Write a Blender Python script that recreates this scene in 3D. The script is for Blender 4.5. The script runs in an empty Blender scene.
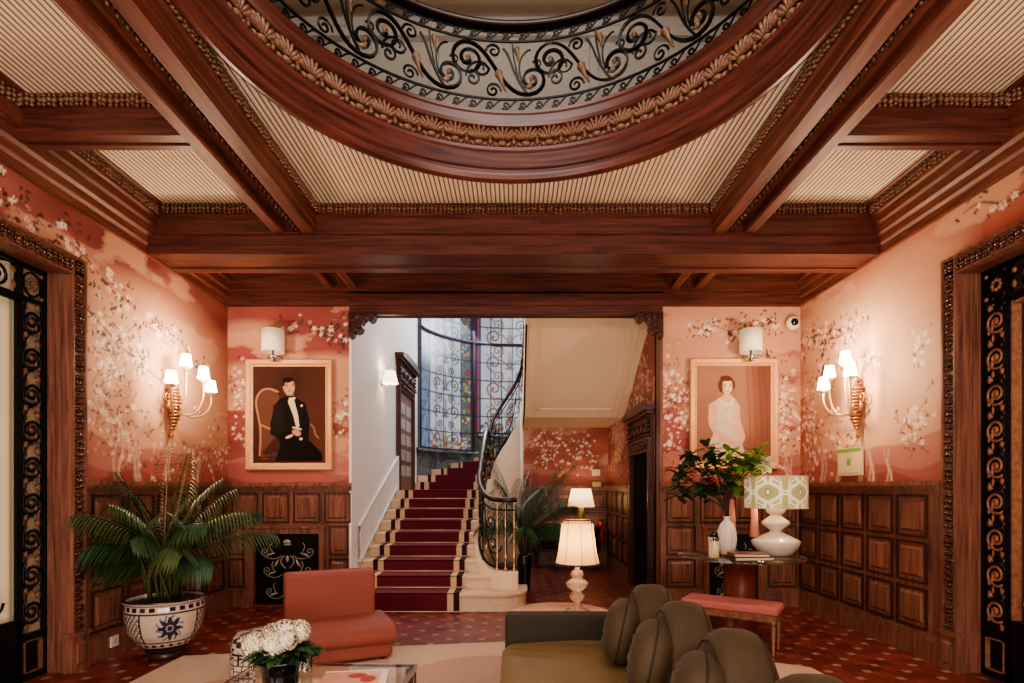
import bpy, math, random
import numpy as np
from mathutils import Vector, Matrix
PI=math.pi
C=bpy.context.scene.collection
random.seed(7)
# ---------------------------------------------------------------- helpers
def lin(c):
    c=np.asarray(c,dtype=float)/255.0
    return np.where(c<=0.04045,c/12.92,((c+0.055)/1.055)**2.4)
def L(r,g,b):
    v=lin((r,g,b)); return (float(v[0]),float(v[1]),float(v[2]),1.0)

class MB:
    def __init__(s,T=None): s.v=[];s.f=[];s.m=[];s.s=[];s.T=T
    def add(s,vs,fs,m=0,smooth=False):
        b=len(s.v)
        s.v.extend([s.T@Vector(p) for p in vs] if s.T is not None else [Vector(p) for p in vs])
        for f in fs: s.f.append([b+i for i in f]); s.m.append(m); s.s.append(smooth)
    def box(s,x0,y0,z0,x1,y1,z1,m=0,T=None):
        vs=[(x0,y0,z0),(x1,y0,z0),(x1,y1,z0),(x0,y1,z0),(x0,y0,z1),(x1,y0,z1),(x1,y1,z1),(x0,y1,z1)]
        if T is not None: vs=[T@Vector(p) for p in vs]
        s.add(vs,[(0,3,2,1),(4,5,6,7),(0,1,5,4),(1,2,6,5),(2,3,7,6),(3,0,4,7)],m)
    def quad(s,a,b,c,d,m=0): s.add([a,b,c,d],[(0,1,2,3)],m)
    def frustum(s,u0,v0,u1,v1,d0,d1,ins,m=0):   # in local (u,v,d): base rectangle at d0, top inset at d1
        vs=[(u0,v0,d0),(u1,v0,d0),(u1,v1,d0),(u0,v1,d0),(u0+ins,v0+ins,d1),(u1-ins,v0+ins,d1),(u1-ins,v1-ins,d1),(u0+ins,v1-ins,d1)]
        s.add(vs,[(4,5,6,7),(0,1,5,4),(1,2,6,5),(2,3,7,6),(3,0,4,7)],m)
    def tube(s,pts,r,n=6,m=0,closed=False,flat=None,up=None):
        pts=[Vector(p) for p in pts]; N=len(pts)
        if N<2: return
        rs=r if isinstance(r,(list,tuple)) else [r]*N
        vs=[];prev=None
        for i,p in enumerate(pts):
            if closed: t=pts[(i+1)%N]-pts[i-1]
            else: t=pts[min(i+1,N-1)]-pts[max(i-1,0)]
            if t.length<1e-9: t=Vector((0,0,1))
            t.normalize()
            if prev is None:
                a=Vector(up) if up is not None else (Vector((0,0,1)) if abs(t.z)<.9 else Vector((1,0,0)))
            else: a=prev
            x=a-t*a.dot(t)
            if x.length<1e-6: x=Vector((1,0,0))-t*t.x
            x.normalize(); y=t.cross(x); prev=x
            fy=flat if flat else 1.0
            for k in range(n):
                an=2*PI*k/n+PI/n
                vs.append(p+x*(rs[i]*math.cos(an))+y*(rs[i]*fy*math.sin(an)))
        fs=[]
        for i in range(N if closed else N-1):
            j=(i+1)%N
            for k in range(n):
                fs.append((i*n+k,i*n+(k+1)%n,j*n+(k+1)%n,j*n+k))
        if not closed:
            fs.append(tuple(range(n))[::-1]); fs.append(tuple((N-1)*n+k for k in range(n)))
        s.add(vs,fs,m,n>4)
    def lathe(s,prof,c=(0,0,0),n=32,m=0,a0=0,a1=2*PI,smooth=True,mod=None):
        full=abs(a1-a0-2*PI)<1e-6; K=n if full else n+1; vs=[]
        for i in range(K):
            a=a0+(a1-a0)*i/n; ca,sa=math.cos(a),math.sin(a)
            for (r,z) in prof:
                rr=r*(mod(a,z) if mod else 1)
                vs.append((c[0]+rr*ca,c[1]+rr*sa,c[2]+z))
        P=len(prof);fs=[]
        for i in range(n):
            j=(i+1)%K
            for k in range(P-1):
                mm=m
                fs.append((i*P+k,j*P+k,j*P+k+1,i*P+k+1))
        s.add(vs,fs,m,smooth)
    def ell(s,c,r,R=None,n=10,k=6,m=0,e=1.0,ez=None):
        if isinstance(r,(int,float)): r=(r,r,r)
        ez=e if ez is None else ez
        sp=lambda x,p: math.copysign(abs(x)**p,x)
        vs=[];fs=[]
        for i in range(k+1):
            ph=-PI/2+PI*i/k
            for j in range(n):
                th=2*PI*j/n
                p=Vector((r[0]*sp(math.cos(ph),ez)*sp(math.cos(th),e),r[1]*sp(math.cos(ph),ez)*sp(math.sin(th),e),r[2]*sp(math.sin(ph),ez)))
                if R is not None: p=R@p
                vs.append(Vector(c)+p)
        for i in range(k):
            for j in range(n):
                fs.append((i*n+j,i*n+(j+1)%n,(i+1)*n+(j+1)%n,(i+1)*n+j))
        s.add(vs,fs,m,True)
    def prism(s,poly,f,t0,t1,m=0,cap=True,smooth=False):   # poly 2-D, f(a,b,t)->xyz
        n=len(poly)
        vs=[f(a,b,t0) for a,b in poly]+[f(a,b,t1) for a,b in poly]
        fs=[(i,(i+1)%n,n+(i+1)%n,n+i) for i in range(n)]
        if cap: fs+= [tuple(range(n))[::-1],tuple(range(n,2*n))]
        s.add(vs,fs,m,smooth)
    def leaf(s,p,d,up,ln,w,m=0,fold=.25,droop=.2):
        d=Vector(d).normalized(); up=Vector(up); sd=d.cross(up)
        if sd.length<1e-5: sd=d.cross(Vector((1,0,0)))
        sd.normalize(); nn=sd.cross(d).normalized(); p=Vector(p)
        vs=[p];prof=[(.25,.8),(.5,1),(.78,.65)]
        for t,k in prof:
            q=p+d*(ln*t)-Vector((0,0,1))*(droop*ln*t*t)
            vs+=[q+sd*(w*k/2)+nn*(w*k*fold),q,q-sd*(w*k/2)+nn*(w*k*fold)]
        vs.append(p+d*ln-Vector((0,0,1))*(droop*ln))
        fs=[(0,1,2),(0,2,3)]
        for i in range(2):
            a=1+3*i
            fs+=[(a,a+3,a+4,a+1),(a+1,a+4,a+5,a+2)]
        fs+=[(7,10,8),(8,10,9)]
        s.add(vs,fs,m,True)
    def build(s,name,mats,parent=None,recalc=False,bevel=0,sub=0,solid=0):
        me=bpy.data.meshes.new(name)
        me.from_pydata([tuple(v) for v in s.v],[],s.f)
        me.polygons.foreach_set('material_index',s.m); me.polygons.foreach_set('use_smooth',s.s)
        if not isinstance(mats,(list,tuple)): mats=[mats]
        for m in mats: me.materials.append(m)
        me.update()
        o=bpy.data.objects.new(name,me); C.objects.link(o)
        if parent is not None: o.parent=parent
        if solid:
            md=o.modifiers.new('s','SOLIDIFY'); md.thickness=solid; md.offset=0
        if bevel:
            md=o.modifiers.new('b','BEVEL'); md.width=bevel; md.segments=3; md.limit_method='ANGLE'; md.harden_normals=False
            me.shade_smooth() if False else None
        if sub:
            md=o.modifiers.new('u','SUBSURF'); md.levels=sub; md.render_levels=sub
        return o
def tag(o,label=None,cat=None,group=None,kind=None):
    if label: o['label']=label
    if cat: o['category']=cat
    if group: o['group']=group
    if kind: o['kind']=kind
    return o
def empty(name,loc,label,cat,group=None,rz=0,kind=None):
    o=bpy.data.objects.new(name,None); C.objects.link(o); o.location=loc; o.rotation_euler=(0,0,rz); o.empty_display_size=.1
    return tag(o,label,cat,group,kind)
def struct(o): o['kind']='structure'; return o
def dup(root,loc,rz,label):
    r=root.copy(); C.objects.link(r); r.location=loc; r.rotation_euler=(0,0,rz); r['label']=label
    for ch in list(root.children):
        c=ch.copy(); C.objects.link(c); c.parent=r
        for g in list(ch.children):
            d=g.copy(); C.objects.link(d); d.parent=c
    return r
def spiral(cx,cy,r0,r1,a0,turns,n=26):      # from radius r0 to r1
    return [(cx+(r0+(r1-r0)*(t:=i/n)**.85)*math.cos(a0+turns*2*PI*t),cy+(r0+(r1-r0)*t**.85)*math.sin(a0+turns*2*PI*t)) for i in range(n+1)]
def bez(p0,p1,p2,p3,n=10):
    out=[]
    for i in range(n+1):
        t=i/n;u=1-t
        out.append(tuple(u**3*p0[k]+3*u*u*t*p1[k]+3*u*t*t*p2[k]+t**3*p3[k] for k in range(len(p0))))
    return out
def crom(P,n=6):
    P=[Vector(p) for p in P]; out=[]
    for i in range(len(P)-1):
        a=P[max(i-1,0)];b=P[i];c=P[i+1];d=P[min(i+2,len(P)-1)]
        for k in range(n):
            t=k/n
            out.append(.5*((2*b)+(c-a)*t+(2*a-5*b+4*c-d)*t*t+(3*b-a-3*c+d)*t**3))
    out.append(P[-1]); return out
# ---------------------------------------------------------------- materials
def new(name):
    m=bpy.data.materials.new(name); m.use_nodes=True; nt=m.node_tree
    return m,nt,nt.nodes['Principled BSDF']
def mat(name,col,rough=.5,metal=0,bump=0,bscale=30,var=0,coat=0,sheen=0,emit=None,es=0,spec=None,trans=0,alpha=1):
    m,nt,b=new(name); b.inputs['Base Color'].default_value=col; b.inputs['Roughness'].default_value=rough
    b.inputs['Metallic'].default_value=metal
    if coat: b.inputs['Coat Weight'].default_value=coat
    if sheen:
        b.inputs['Sheen Weight'].default_value=sheen; b.inputs['Sheen Roughness'].default_value=.4
        b.inputs['Sheen Tint'].default_value=(min(1,col[0]*2+.1),min(1,col[1]*2+.1),min(1,col[2]*2+.1),1)
    if spec is not None: b.inputs['Specular IOR Level'].default_value=spec
    if trans: b.inputs['Transmission Weight'].default_value=trans
    if emit: b.inputs['Emission Color'].default_value=emit; b.inputs['Emission Strength'].default_value=es
    if bump or var:
        tc=nt.nodes.new('ShaderNodeTexCoord'); n=nt.nodes.new('ShaderNodeTexNoise'); n.inputs['Scale'].default_value=bscale; n.inputs['Detail'].default_value=4
        nt.links.new(tc.outputs['Object'],n.inputs['Vector'])
        if var:
            r=nt.nodes.new('ShaderNodeValToRGB'); e=r.color_ramp.elements
            e[0].position=.3;e[1].position=.7
            e[0].color=tuple(c*(1-var) for c in col[:3])+(1,); e[1].color=tuple(min(1,c*(1+var)) for c in col[:3])+(1,)
            nt.links.new(n.outputs['Fac'],r.inputs['Fac']); nt.links.new(r.outputs['Color'],b.inputs['Base Color'])
        if bump:
            bp=nt.nodes.new('ShaderNodeBump'); bp.inputs['Strength'].default_value=bump; bp.inputs['Distance'].default_value=.01
            nt.links.new(n.outputs['Fac'],bp.inputs['Height']); nt.links.new(bp.outputs['Normal'],b.inputs['Normal'])
    return m
def wood(name,c0,c1,axis,rough=.33,scale=9):
    m,nt,b=new(name); tc=nt.nodes.new('ShaderNodeTexCoord'); mp=nt.nodes.new('ShaderNodeMapping')
    sc=[scale*1.6]*3; sc['xyz'.index(axis)]=scale*.09; mp.inputs['Scale'].default_value=sc
    nt.links.new(tc.outputs['Object'],mp.inputs['Vector'])
    n=nt.nodes.new('ShaderNodeTexNoise'); n.inputs['Scale'].default_value=2.2; n.inputs['Detail'].default_value=7; n.inputs['Roughness'].default_value=.65; n.inputs['Distortion'].default_value=.6
    nt.links.new(mp.outputs['Vector'],n.inputs['Vector'])
    r=nt.nodes.new('ShaderNodeValToRGB'); e=r.color_ramp.elements; e[0].position=.33;e[0].color=c0;e[1].position=.68;e[1].color=c1
    nt.links.new(n.outputs['Fac'],r.inputs['Fac']); nt.links.new(r.outputs['Color'],b.inputs['Base Color'])
    b.inputs['Roughness'].default_value=rough
    bp=nt.nodes.new('ShaderNodeBump'); bp.inputs['Strength'].default_value=.12; bp.inputs['Distance'].default_value=.004
    nt.links.new(n.outputs['Fac'],bp.inputs['Height']); nt.links.new(bp.outputs['Normal'],b.inputs['Normal'])
    return m
def attr(name,rough=.7,emit=0,coat=0,bump=0):
    m,nt,b=new(name); a=nt.nodes.new('ShaderNodeAttribute'); a.attribute_name='paint'
    b.inputs['Roughness'].default_value=rough
    if coat: b.inputs['Coat Weight'].default_value=coat
    nt.links.new(a.outputs['Color'],b.inputs['Base Color'])
    if emit:
        nt.links.new(a.outputs['Color'],b.inputs['Emission Color']); b.inputs['Emission Strength'].default_value=emit
    if bump:
        tc=nt.nodes.new('ShaderNodeTexCoord'); n=nt.nodes.new('ShaderNodeTexNoise'); n.inputs['Scale'].default_value=160
        bp=nt.nodes.new('ShaderNodeBump'); bp.inputs['Strength'].default_value=bump; bp.inputs['Distance'].default_value=.002
        nt.links.new(tc.outputs['Object'],n.inputs['Vector']);nt.links.new(n.outputs['Fac'],bp.inputs['Height']); nt.links.new(bp.outputs['Normal'],b.inputs['Normal'])
    return m
D0,D1=L(54,24,21),L(108,58,48)
WX=wood('mahogany_x',D0,D1,'x',.42);WY=wood('mahogany_y',L(70,34,28),L(132,76,60),'y',.48);WZ=wood('mahogany_z',L(82,52,44),L(152,102,84),'z')
WZd=wood('mahogany_dark',L(38,19,16),L(84,42,33),'z')
GOLD=mat('carved_gilt',L(128,94,74),.45,.2,bump=.6,bscale=60,var=.4)
BRONZE=mat('carved_bronze_wood',L(78,48,34),.32,.4,bump=.5,bscale=70,var=.5)
IRON=mat('black_wrought_iron',L(24,22,22),.4,.6)
IRONG=mat('gilded_iron_flower',L(134,104,80),.5,.3,var=.4)
BRASS=mat('brass',L(190,160,126),.32,.8)
WHITEP=mat('white_plaster',L(226,220,214),.75,bump=.05,bscale=20)
CREAM=mat('cream_plaster',L(226,198,166),.7,bump=.04,bscale=15)
STONE=mat('cream_stone',L(212,184,158),.45,bump=.1,bscale=25,var=.1)
MARBLE=None
def marble():
    m,nt,b=new('green_marble'); tc=nt.nodes.new('ShaderNodeTexCoord'); n=nt.nodes.new('ShaderNodeTexNoise'); n.inputs['Scale'].default_value=2.5;n.inputs['Detail'].default_value=8;n.inputs['Distortion'].default_value=2.5
    r=nt.nodes.new('ShaderNodeValToRGB'); e=r.color_ramp.elements; e[0].position=.42;e[0].color=L(66,74,76);e[1].position=.62;e[1].color=L(84,94,94)
    x=r.color_ramp.elements.new(.52); x.color=L(108,116,116); y=r.color_ramp.elements.new(.55); y.color=L(76,86,88)
    nt.links.new(tc.outputs['Object'],n.inputs['Vector']);nt.links.new(n.outputs['Fac'],r.inputs['Fac']);nt.links.new(r.outputs['Color'],b.inputs['Base Color']);b.inputs['Roughness'].default_value=.2
    return m
MARBLE=marble()
def ribbed():
    m,nt,b=new('ribbed_cream_ceiling'); tc=nt.nodes.new('ShaderNodeTexCoord'); sx=nt.nodes.new('ShaderNodeSeparateXYZ'); nt.links.new(tc.outputs['Object'],sx.inputs[0])
    mu=nt.nodes.new('ShaderNodeMath');mu.operation='MULTIPLY';mu.inputs[1].default_value=2*PI/.039;nt.links.new(sx.outputs['X'],mu.inputs[0])
    s=nt.nodes.new('ShaderNodeMath');s.operation='SINE';nt.links.new(mu.outputs[0],s.inputs[0])
    r=nt.nodes.new('ShaderNodeMapRange');r.inputs[1].default_value=-1;r.inputs[2].default_value=1;nt.links.new(s.outputs[0],r.inputs[0])
    cr=nt.nodes.new('ShaderNodeValToRGB');e=cr.color_ramp.elements;e[0].position=.10;e[0].color=L(118,84,66);e[1].position=.30;e[1].color=L(240,222,194)
    nt.links.new(r.outputs[0],cr.inputs['Fac']);nt.links.new(cr.outputs['Color'],b.inputs['Base Color']);b.inputs['Roughness'].default_value=.7
    bp=nt.nodes.new('ShaderNodeBump');bp.inputs['Strength'].default_value=.5;bp.inputs['Distance'].default_value=.01;nt.links.new(r.outputs[0],bp.inputs['Height']);nt.links.new(bp.outputs['Normal'],b.inputs['Normal'])
    return m
RIB=ribbed()
def tiles():
    m,nt,b=new('red_tile_floor'); N=nt.nodes.new; K=nt.links.new
    tc=N('ShaderNodeTexCoord'); sx=N('ShaderNodeSeparateXYZ'); K(tc.outputs['Object'],sx.inputs[0])
    def M(op,a,b_=None,c=None):
        n=N('ShaderNodeMath');n.operation=op
        for i,v in enumerate((a,b_,c)):
            if v is None: continue
            if isinstance(v,(int,float)): n.inputs[i].default_value=v
            else: K(v,n.inputs[i])
        return n.outputs[0]
    P=.30
    def spot(ox,oy,half):
        fx=M('ABSOLUTE',M('SUBTRACT',M('FRACT',M('ADD',M('DIVIDE',sx.outputs['X'],P),ox)),.5))
        fy=M('ABSOLUTE',M('SUBTRACT',M('FRACT',M('ADD',M('DIVIDE',sx.outputs['Y'],P),oy)),.5))
        return M('LESS_THAN',M('MAXIMUM',fx,fy),half/P)
    sp=M('MAXIMUM',spot(0,0,.030),spot(.5,.5,.030)); gr=M('MAXIMUM',spot(0,0,.034),spot(.5,.5,.034))
    # joints: diagonal-free rectangular grid of the red tiles
    jx=M('LESS_THAN',M('ABSOLUTE',M('SUBTRACT',M('FRACT',M('ADD',M('DIVIDE',sx.outputs['X'],P/2),.5)),.5)),.018)
    jy=M('LESS_THAN',M('ABSOLUTE',M('SUBTRACT',M('FRACT',M('ADD',M('DIVIDE',sx.outputs['Y'],P/2),.5)),.5)),.018)
    j=M('MAXIMUM',M('MAXIMUM',jx,jy),gr)
    n=N('ShaderNodeTexNoise');n.inputs['Scale'].default_value=5;n.inputs['Detail'].default_value=5;K(tc.outputs['Object'],n.inputs['Vector'])
    w=N('ShaderNodeTexWhiteNoise'); w.noise_dimensions='2D'; cb=N('ShaderNodeCombineXYZ');K(M('FLOOR',M('DIVIDE',sx.outputs['X'],P/2)),cb.inputs[0]);K(M('FLOOR',M('DIVIDE',sx.outputs['Y'],P/2)),cb.inputs[1]);K(cb.outputs[0],w.inputs['Vector'])
    r=N('ShaderNodeValToRGB');e=r.color_ramp.elements;e[0].position=.25;e[0].color=L(96,38,34);e[1].position=.8;e[1].color=L(140,66,56)
    K(M('ADD',M('MULTIPLY',n.outputs['Fac'],.6),M('MULTIPLY',w.outputs['Value'],.4)),r.inputs['Fac'])
    m1=N('ShaderNodeMix');m1.data_type='RGBA';K(j,m1.inputs[0]);K(r.outputs['Color'],m1.inputs[6]);m1.inputs[7].default_value=L(78,24,22)
    m2=N('ShaderNodeMix');m2.data_type='RGBA';K(sp,m2.inputs[0]);K(m1.outputs[2],m2.inputs[6]);m2.inputs[7].default_value=L(158,122,104)
    K(m2.outputs[2],b.inputs['Base Color']); b.inputs['Roughness'].default_value=.32
    bp=N('ShaderNodeBump');bp.inputs['Strength'].default_value=.3;bp.inputs['Distance'].default_value=.002;bp.invert=True;K(j,bp.inputs['Height']);K(bp.outputs['Normal'],b.inputs['Normal'])
    return m
TILE=tiles()
VELVET=mat('olive_velvet',L(62,47,25),.75,sheen=.35,bump=.15,bscale=12)
VELVETD=mat('dark_green_velvet',L(36,29,14),.8,sheen=.3,bump=.15,bscale=12)
PIPING=mat('dark_piping',L(34,28,16),.7)
CORAL=mat('coral_velvet',L(136,72,60),.75,sheen=.2,bump=.06,bscale=25)
PINKF=mat('pink_fabric',L(172,98,92),.7,sheen=.3,bump=.08,bscale=40)
REDC=mat('crimson_carpet',L(92,18,34),.95,sheen=.3,bump=.2,bscale=200)
REDD=mat('dark_crimson_carpet',L(58,14,22),.95,bump=.2,bscale=200)
CARPW=mat('cream_carpet_stripe',L(205,172,140),.95)
RUGM=mat('beige_wool_rug',L(196,166,140),.95,bump=.4,bscale=90,var=.06)
RUGP=mat('mauve_rug_shape',L(180,144,126),.95,bump=.4,bscale=90,var=.05)
BLACK=mat('black_glaze',L(14,14,16),.15,coat=.5)
WHITEC=mat('white_ceramic',L(226,214,198),.25,coat=.4)
LEAF=mat('palm_green',L(66,82,44),.4,var=.35,bscale=6)
LEAFL=mat('leaf_light_green',L(112,150,62),.4,var=.3,bscale=8)
LEAFD=mat('leaf_dark_green',L(46,74,42),.35,var=.35,bscale=8)
STEM=mat('plant_stem',L(62,70,34),.6)
BARK=mat('brown_twig',L(60,38,26),.8)
PETAL=mat('white_petal',L(214,200,176),.6)
SOIL=mat('potting_soil',L(40,26,20),.95)
SHADEON=mat('lit_white_shade',L(255,240,215),.8,emit=(1,.80,.56,1),es=13)
SHADEW=mat('warm_lit_shade',L(225,195,140),.8,emit=(1,.66,.32,1),es=1.5)
SHADEC=mat('cream_drum_shade',L(235,222,190),.8,emit=(1,.8,.58,1),es=.28)
def shade(name,col,e):
    m,nt,b=new(name);b.inputs['Base Color'].default_value=col;b.inputs['Roughness'].default_value=.9
    t=nt.nodes.new('ShaderNodeBsdfTranslucent');t.inputs['Color'].default_value=col;x=nt.nodes.new('ShaderNodeMixShader');x.inputs[0].default_value=.5
    b.inputs['Emission Color'].default_value=(1,.72,.42,1);b.inputs['Emission Strength'].default_value=e
    o=next(n for n in nt.nodes if n.type=='OUTPUT_MATERIAL');nt.links.new(b.outputs[0],x.inputs[1]);nt.links.new(t.outputs[0],x.inputs[2]);nt.links.new(x.outputs[0],o.inputs['Surface']);return m
SHADEF=shade('soft_lit_shade',L(245,224,184),.5)
SHADEW=shade('warm_lit_shade',L(236,196,128),.28)
def glass(name,col=(1,1,1,1),rough=.02,ior=1.45):
    m,nt,b=new(name); b.inputs['Base Color'].default_value=col;b.inputs['Roughness'].default_value=rough;b.inputs['Transmission Weight'].default_value=1;b.inputs['IOR'].default_value=ior; return m
GLASS=glass('clear_glass',(.9,.95,.92,1)); CRYSTAL=glass('crystal',(.95,.92,.86,1),.05)
CHROME=mat('chrome',L(210,210,208),.12,1)
# ---------------------------------------------------------------- painting on vertex grids
class Canvas:
    def __init__(s,w,h,res,col):
        s.w,s.h,s.res=w,h,res; s.nx=int(round(w/res))+1; s.ny=int(round(h/res))+1
        s.a=np.zeros((s.ny,s.nx,3)); s.a[:]=lin(col)
        s.X,s.Y=np.meshgrid(np.linspace(0,w,s.nx),np.linspace(0,h,s.ny)); s.rng=np.random.RandomState(3)
    def blend(s,mask,col,sl=None):
        c=lin(col); m=mask[...,None]
        if sl is None: s.a=s.a*(1-m)+c*m
        else: s.a[sl]=s.a[sl]*(1-m)+c*m
    def win(s,x0,x1,y0,y1):
        i0=max(0,int(x0/s.res)-1);i1=min(s.nx,int(x1/s.res)+3);j0=max(0,int(y0/s.res)-1);j1=min(s.ny,int(y1/s.res)+3)
        if i1<=i0 or j1<=j0: return None
        return (slice(j0,j1),slice(i0,i1))
    def el(s,x,y,rx,ry,col,rot=0,soft=.25,al=1):
        R=max(rx,ry)*1.1+s.res; w=s.win(x-R,x+R,y-R,y+R)
        if w is None: return
        X=s.X[w]-x;Y=s.Y[w]-y;c,sn=math.cos(rot),math.sin(rot)
        d=np.sqrt(((X*c+Y*sn)/rx)**2+((-X*sn+Y*c)/ry)**2)
        s.blend(np.clip((1-d)/soft+.5,0,1)*al,col,w)
    def line(s,pts,wd,col,al=1):
        for i in range(len(pts)-1):
            (x0,y0),(x1,y1)=pts[i][:2],pts[i+1][:2]
            w0=wd if not isinstance(wd,(list,tuple)) else wd[0]+(wd[1]-wd[0])*i/max(1,len(pts)-2)
            w=s.win(min(x0,x1)-w0,max(x0,x1)+w0,min(y0,y1)-w0,max(y0,y1)+w0)
            if w is None: continue
            X=s.X[w]-x0;Y=s.Y[w]-y0;dx,dy=x1-x0,y1-y0;l2=dx*dx+dy*dy+1e-12
            t=np.clip((X*dx+Y*dy)/l2,0,1); d=np.hypot(X-t*dx,Y-t*dy)
            s.blend(np.clip((w0/2-d)/s.res+.5,0,1)*al,col,w)
    def poly(s,P,col,al=1):
        xs=[p[0] for p in P];ys=[p[1] for p in P]; w=s.win(min(xs),max(xs),min(ys),max(ys))
        if w is None: return
        X=s.X[w];Y=s.Y[w];ins=np.zeros(X.shape,bool);n=len(P)
        for i in range(n):
            x0,y0=P[i];x1,y1=P[(i+1)%n]
            if y0==y1: continue
            c=((y0>Y)!=(y1>Y))&(X<(x1-x0)*(Y-y0)/(y1-y0)+x0); ins^=c
        s.blend(ins*1.0*al,col,w)
    def noise(s,sx,sy,seed,oct=3):
        r=np.random.RandomState(seed);out=np.zeros(s.X.shape);amp=1;tot=0
        for o in range(oct):
            nx=int(s.w/sx)+3;ny=int(s.h/sy)+3;g=r.rand(ny,nx)
            u=s.X/sx;v=s.Y/sy;i=np.minimum(u.astype(int),nx-2);j=np.minimum(v.astype(int),ny-2);fu=u-i;fv=v-j
            fu=fu*fu*(3-2*fu);fv=fv*fv*(3-2*fv)
            out+=amp*((g[j,i]*(1-fu)+g[j,i+1]*fu)*(1-fv)+(g[j+1,i]*(1-fu)+g[j+1,i+1]*fu)*fv)
            tot+=amp;amp*=.5;sx/=2;sy/=2
        return out/tot
    def mesh(s,name,f,mats,parent=None,keep=None,extra=None):
        vs=[f(x,y) for y,x in zip(s.Y.ravel(),s.X.ravel())]
        nx=s.nx;fs=[]
        for j in range(s.ny-1):
            for i in range(nx-1):
                if keep and not keep((i+.5)*s.w/(nx-1),(j+.5)*s.h/(s.ny-1)): continue
                a=j*nx+i; fs.append((a,a+1,a+nx+1,a+nx))
        n0=len(vs); mi=[0]*len(fs)
        if extra:
            for q in extra:
                b=len(vs);vs+=[tuple(p) for p in q];fs.append((b,b+1,b+2,b+3));mi.append(1)
        me=bpy.data.meshes.new(name);me.from_pydata([tuple(v) for v in vs],[],fs)
        for m in mats: me.materials.append(m)
        me.polygons.foreach_set('material_index',mi)
        at=me.color_attributes.new('paint','FLOAT_COLOR','POINT')
        col=np.ones((len(vs),4),dtype=np.float32); col[:n0,:3]=s.a.reshape(-1,3)
        at.data.foreach_set('color',col.ravel()); me.update()
        o=bpy.data.objects.new(name,me);C.objects.link(o)
        if parent is not None:o.parent=parent
        return o
WALLM=attr('painted_wallpaper',.72,bump=.15); PAINT=attr('oil_painting',.8)
PAINT.node_tree.nodes['Principled BSDF'].inputs['Specular IOR Level'].default_value=.15; CERP=attr('painted_ceramic',.2,coat=.4); FABP=attr('woven_print',.85)
def wallpaper(w,h,seed,branches,base=((124,60,56),(164,98,86)),cloud=(208,160,130),hill=True,clouds=(),res=.0125,bloom=(),trunks=()):
    c=Canvas(w,h,res,base[0]); R=random.Random(seed); S_=.8
    n=c.noise(.9,.35,seed,4); c.blend(np.clip((n-.35)*2.5,0,1),base[1])
    n2=c.noise(.8,.30,seed+1,5)
    m=np.clip((n2-.52)*18,0,1); c.blend(m*.75,cloud)
    edge=np.clip(1-abs(n2-.53)*70,0,1); c.blend(edge*.3,(240,206,176))
    for (x,y,rx,ry,al) in clouds: 
        c.el(x,y,rx,ry,cloud,soft=.8,al=al)
    if hill:
        for k,(b,col) in enumerate(((.42,(178,112,100)),(.26,(158,84,76)),(.12,(142,66,62)))):
            yy=b+.05*np.sin(c.X*3.1+seed+k*2)+.03*np.sin(c.X*7+k)
            c.blend(np.clip((yy-c.Y)/.012,0,1)*.8,col)
            c.blend(np.clip(1-abs(yy-c.Y)/.012,0,1)*.5,(120,52,46))
    def blossom(x,y,s,dark=False):
        k=5;a0=R.random()*6
        P=(240,226,208) if R.random()<.7 else (218,164,148)
        s*=.78
        for i in range(k):
            a=a0+i*2*PI/k; c.el(x+math.cos(a)*s*.6,y+math.sin(a)*s*.55,s*.46,s*.28,P,rot=a,al=.8)
        c.el(x,y,s*.22,s*.22,(196,120,84))
    def leafy(x,y,s,col=(70,40,34)):
        c.el(x,y,s,s*.38,col,rot=R.random()*PI,al=.9)
    for (x0,y0,x1,y1,wd,nb,nl,spr,lc) in branches:
        pts=[];N=14;off=R.random()*6
        for i in range(N+1):
            t=i/N;pts.append((x0+(x1-x0)*t+.04*math.sin(off+t*7),y0+(y1-y0)*t+.04*math.sin(off+2+t*9)))
        c.line(pts,(wd,wd*.3),(104,60,48))
        for i in range(nl):
            p=pts[R.randrange(N)];x=p[0]+R.gauss(0,spr);y=p[1]+R.gauss(0,spr)
            leafy(x,y,R.uniform(.014,.032),lc)
        for i in range(nb):
            p=pts[R.randrange(N)];blossom(p[0]+R.gauss(0,spr*.9),p[1]+R.gauss(0,spr*.9),R.uniform(.024,.045))
    for (x,y,sx,sy,nb,nl) in bloom:
        for i in range(nl):
            xx=x+R.gauss(0,sx);yy=y+R.gauss(0,sy);leafy(xx,yy,R.uniform(.012,.026),R.choice([(70,44,36),(120,76,54),(90,66,46)]))
            if i%4==0:c.line([(xx,yy),(xx+R.gauss(0,.06),yy-R.uniform(0,.12))],.008,(120,74,58))
        for i in range(nb): blossom(x+R.gauss(0,sx),y+R.gauss(0,sy),R.uniform(.018,.04))
    for (x,y0,y1,lean) in trunks:
        for q in range(3):
            dx=R.uniform(-.05,.05)
            pts=[(x+dx+lean*t+.02*math.sin(t*9+q),y0+(y1-y0)*t) for t in [i/8 for i in range(9)]]
            c.line(pts,(.035,.008),(214,184,166),.5)
    return c
# ---------------------------------------------------------------- dimensions
XW=3.4; YB=6.53; ZC=4.0; EYE=1.4; CY=2.72; RO=1.66
HX0,HX1=-1.92,1.73       # stair opening
# floor
mb=MB(); mb.quad((-4.6,-1.6,0),(4.6,-1.6,0),(4.6,10.2,0),(-4.6,10.2,0)); struct(mb.build('floor',TILE))
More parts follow.
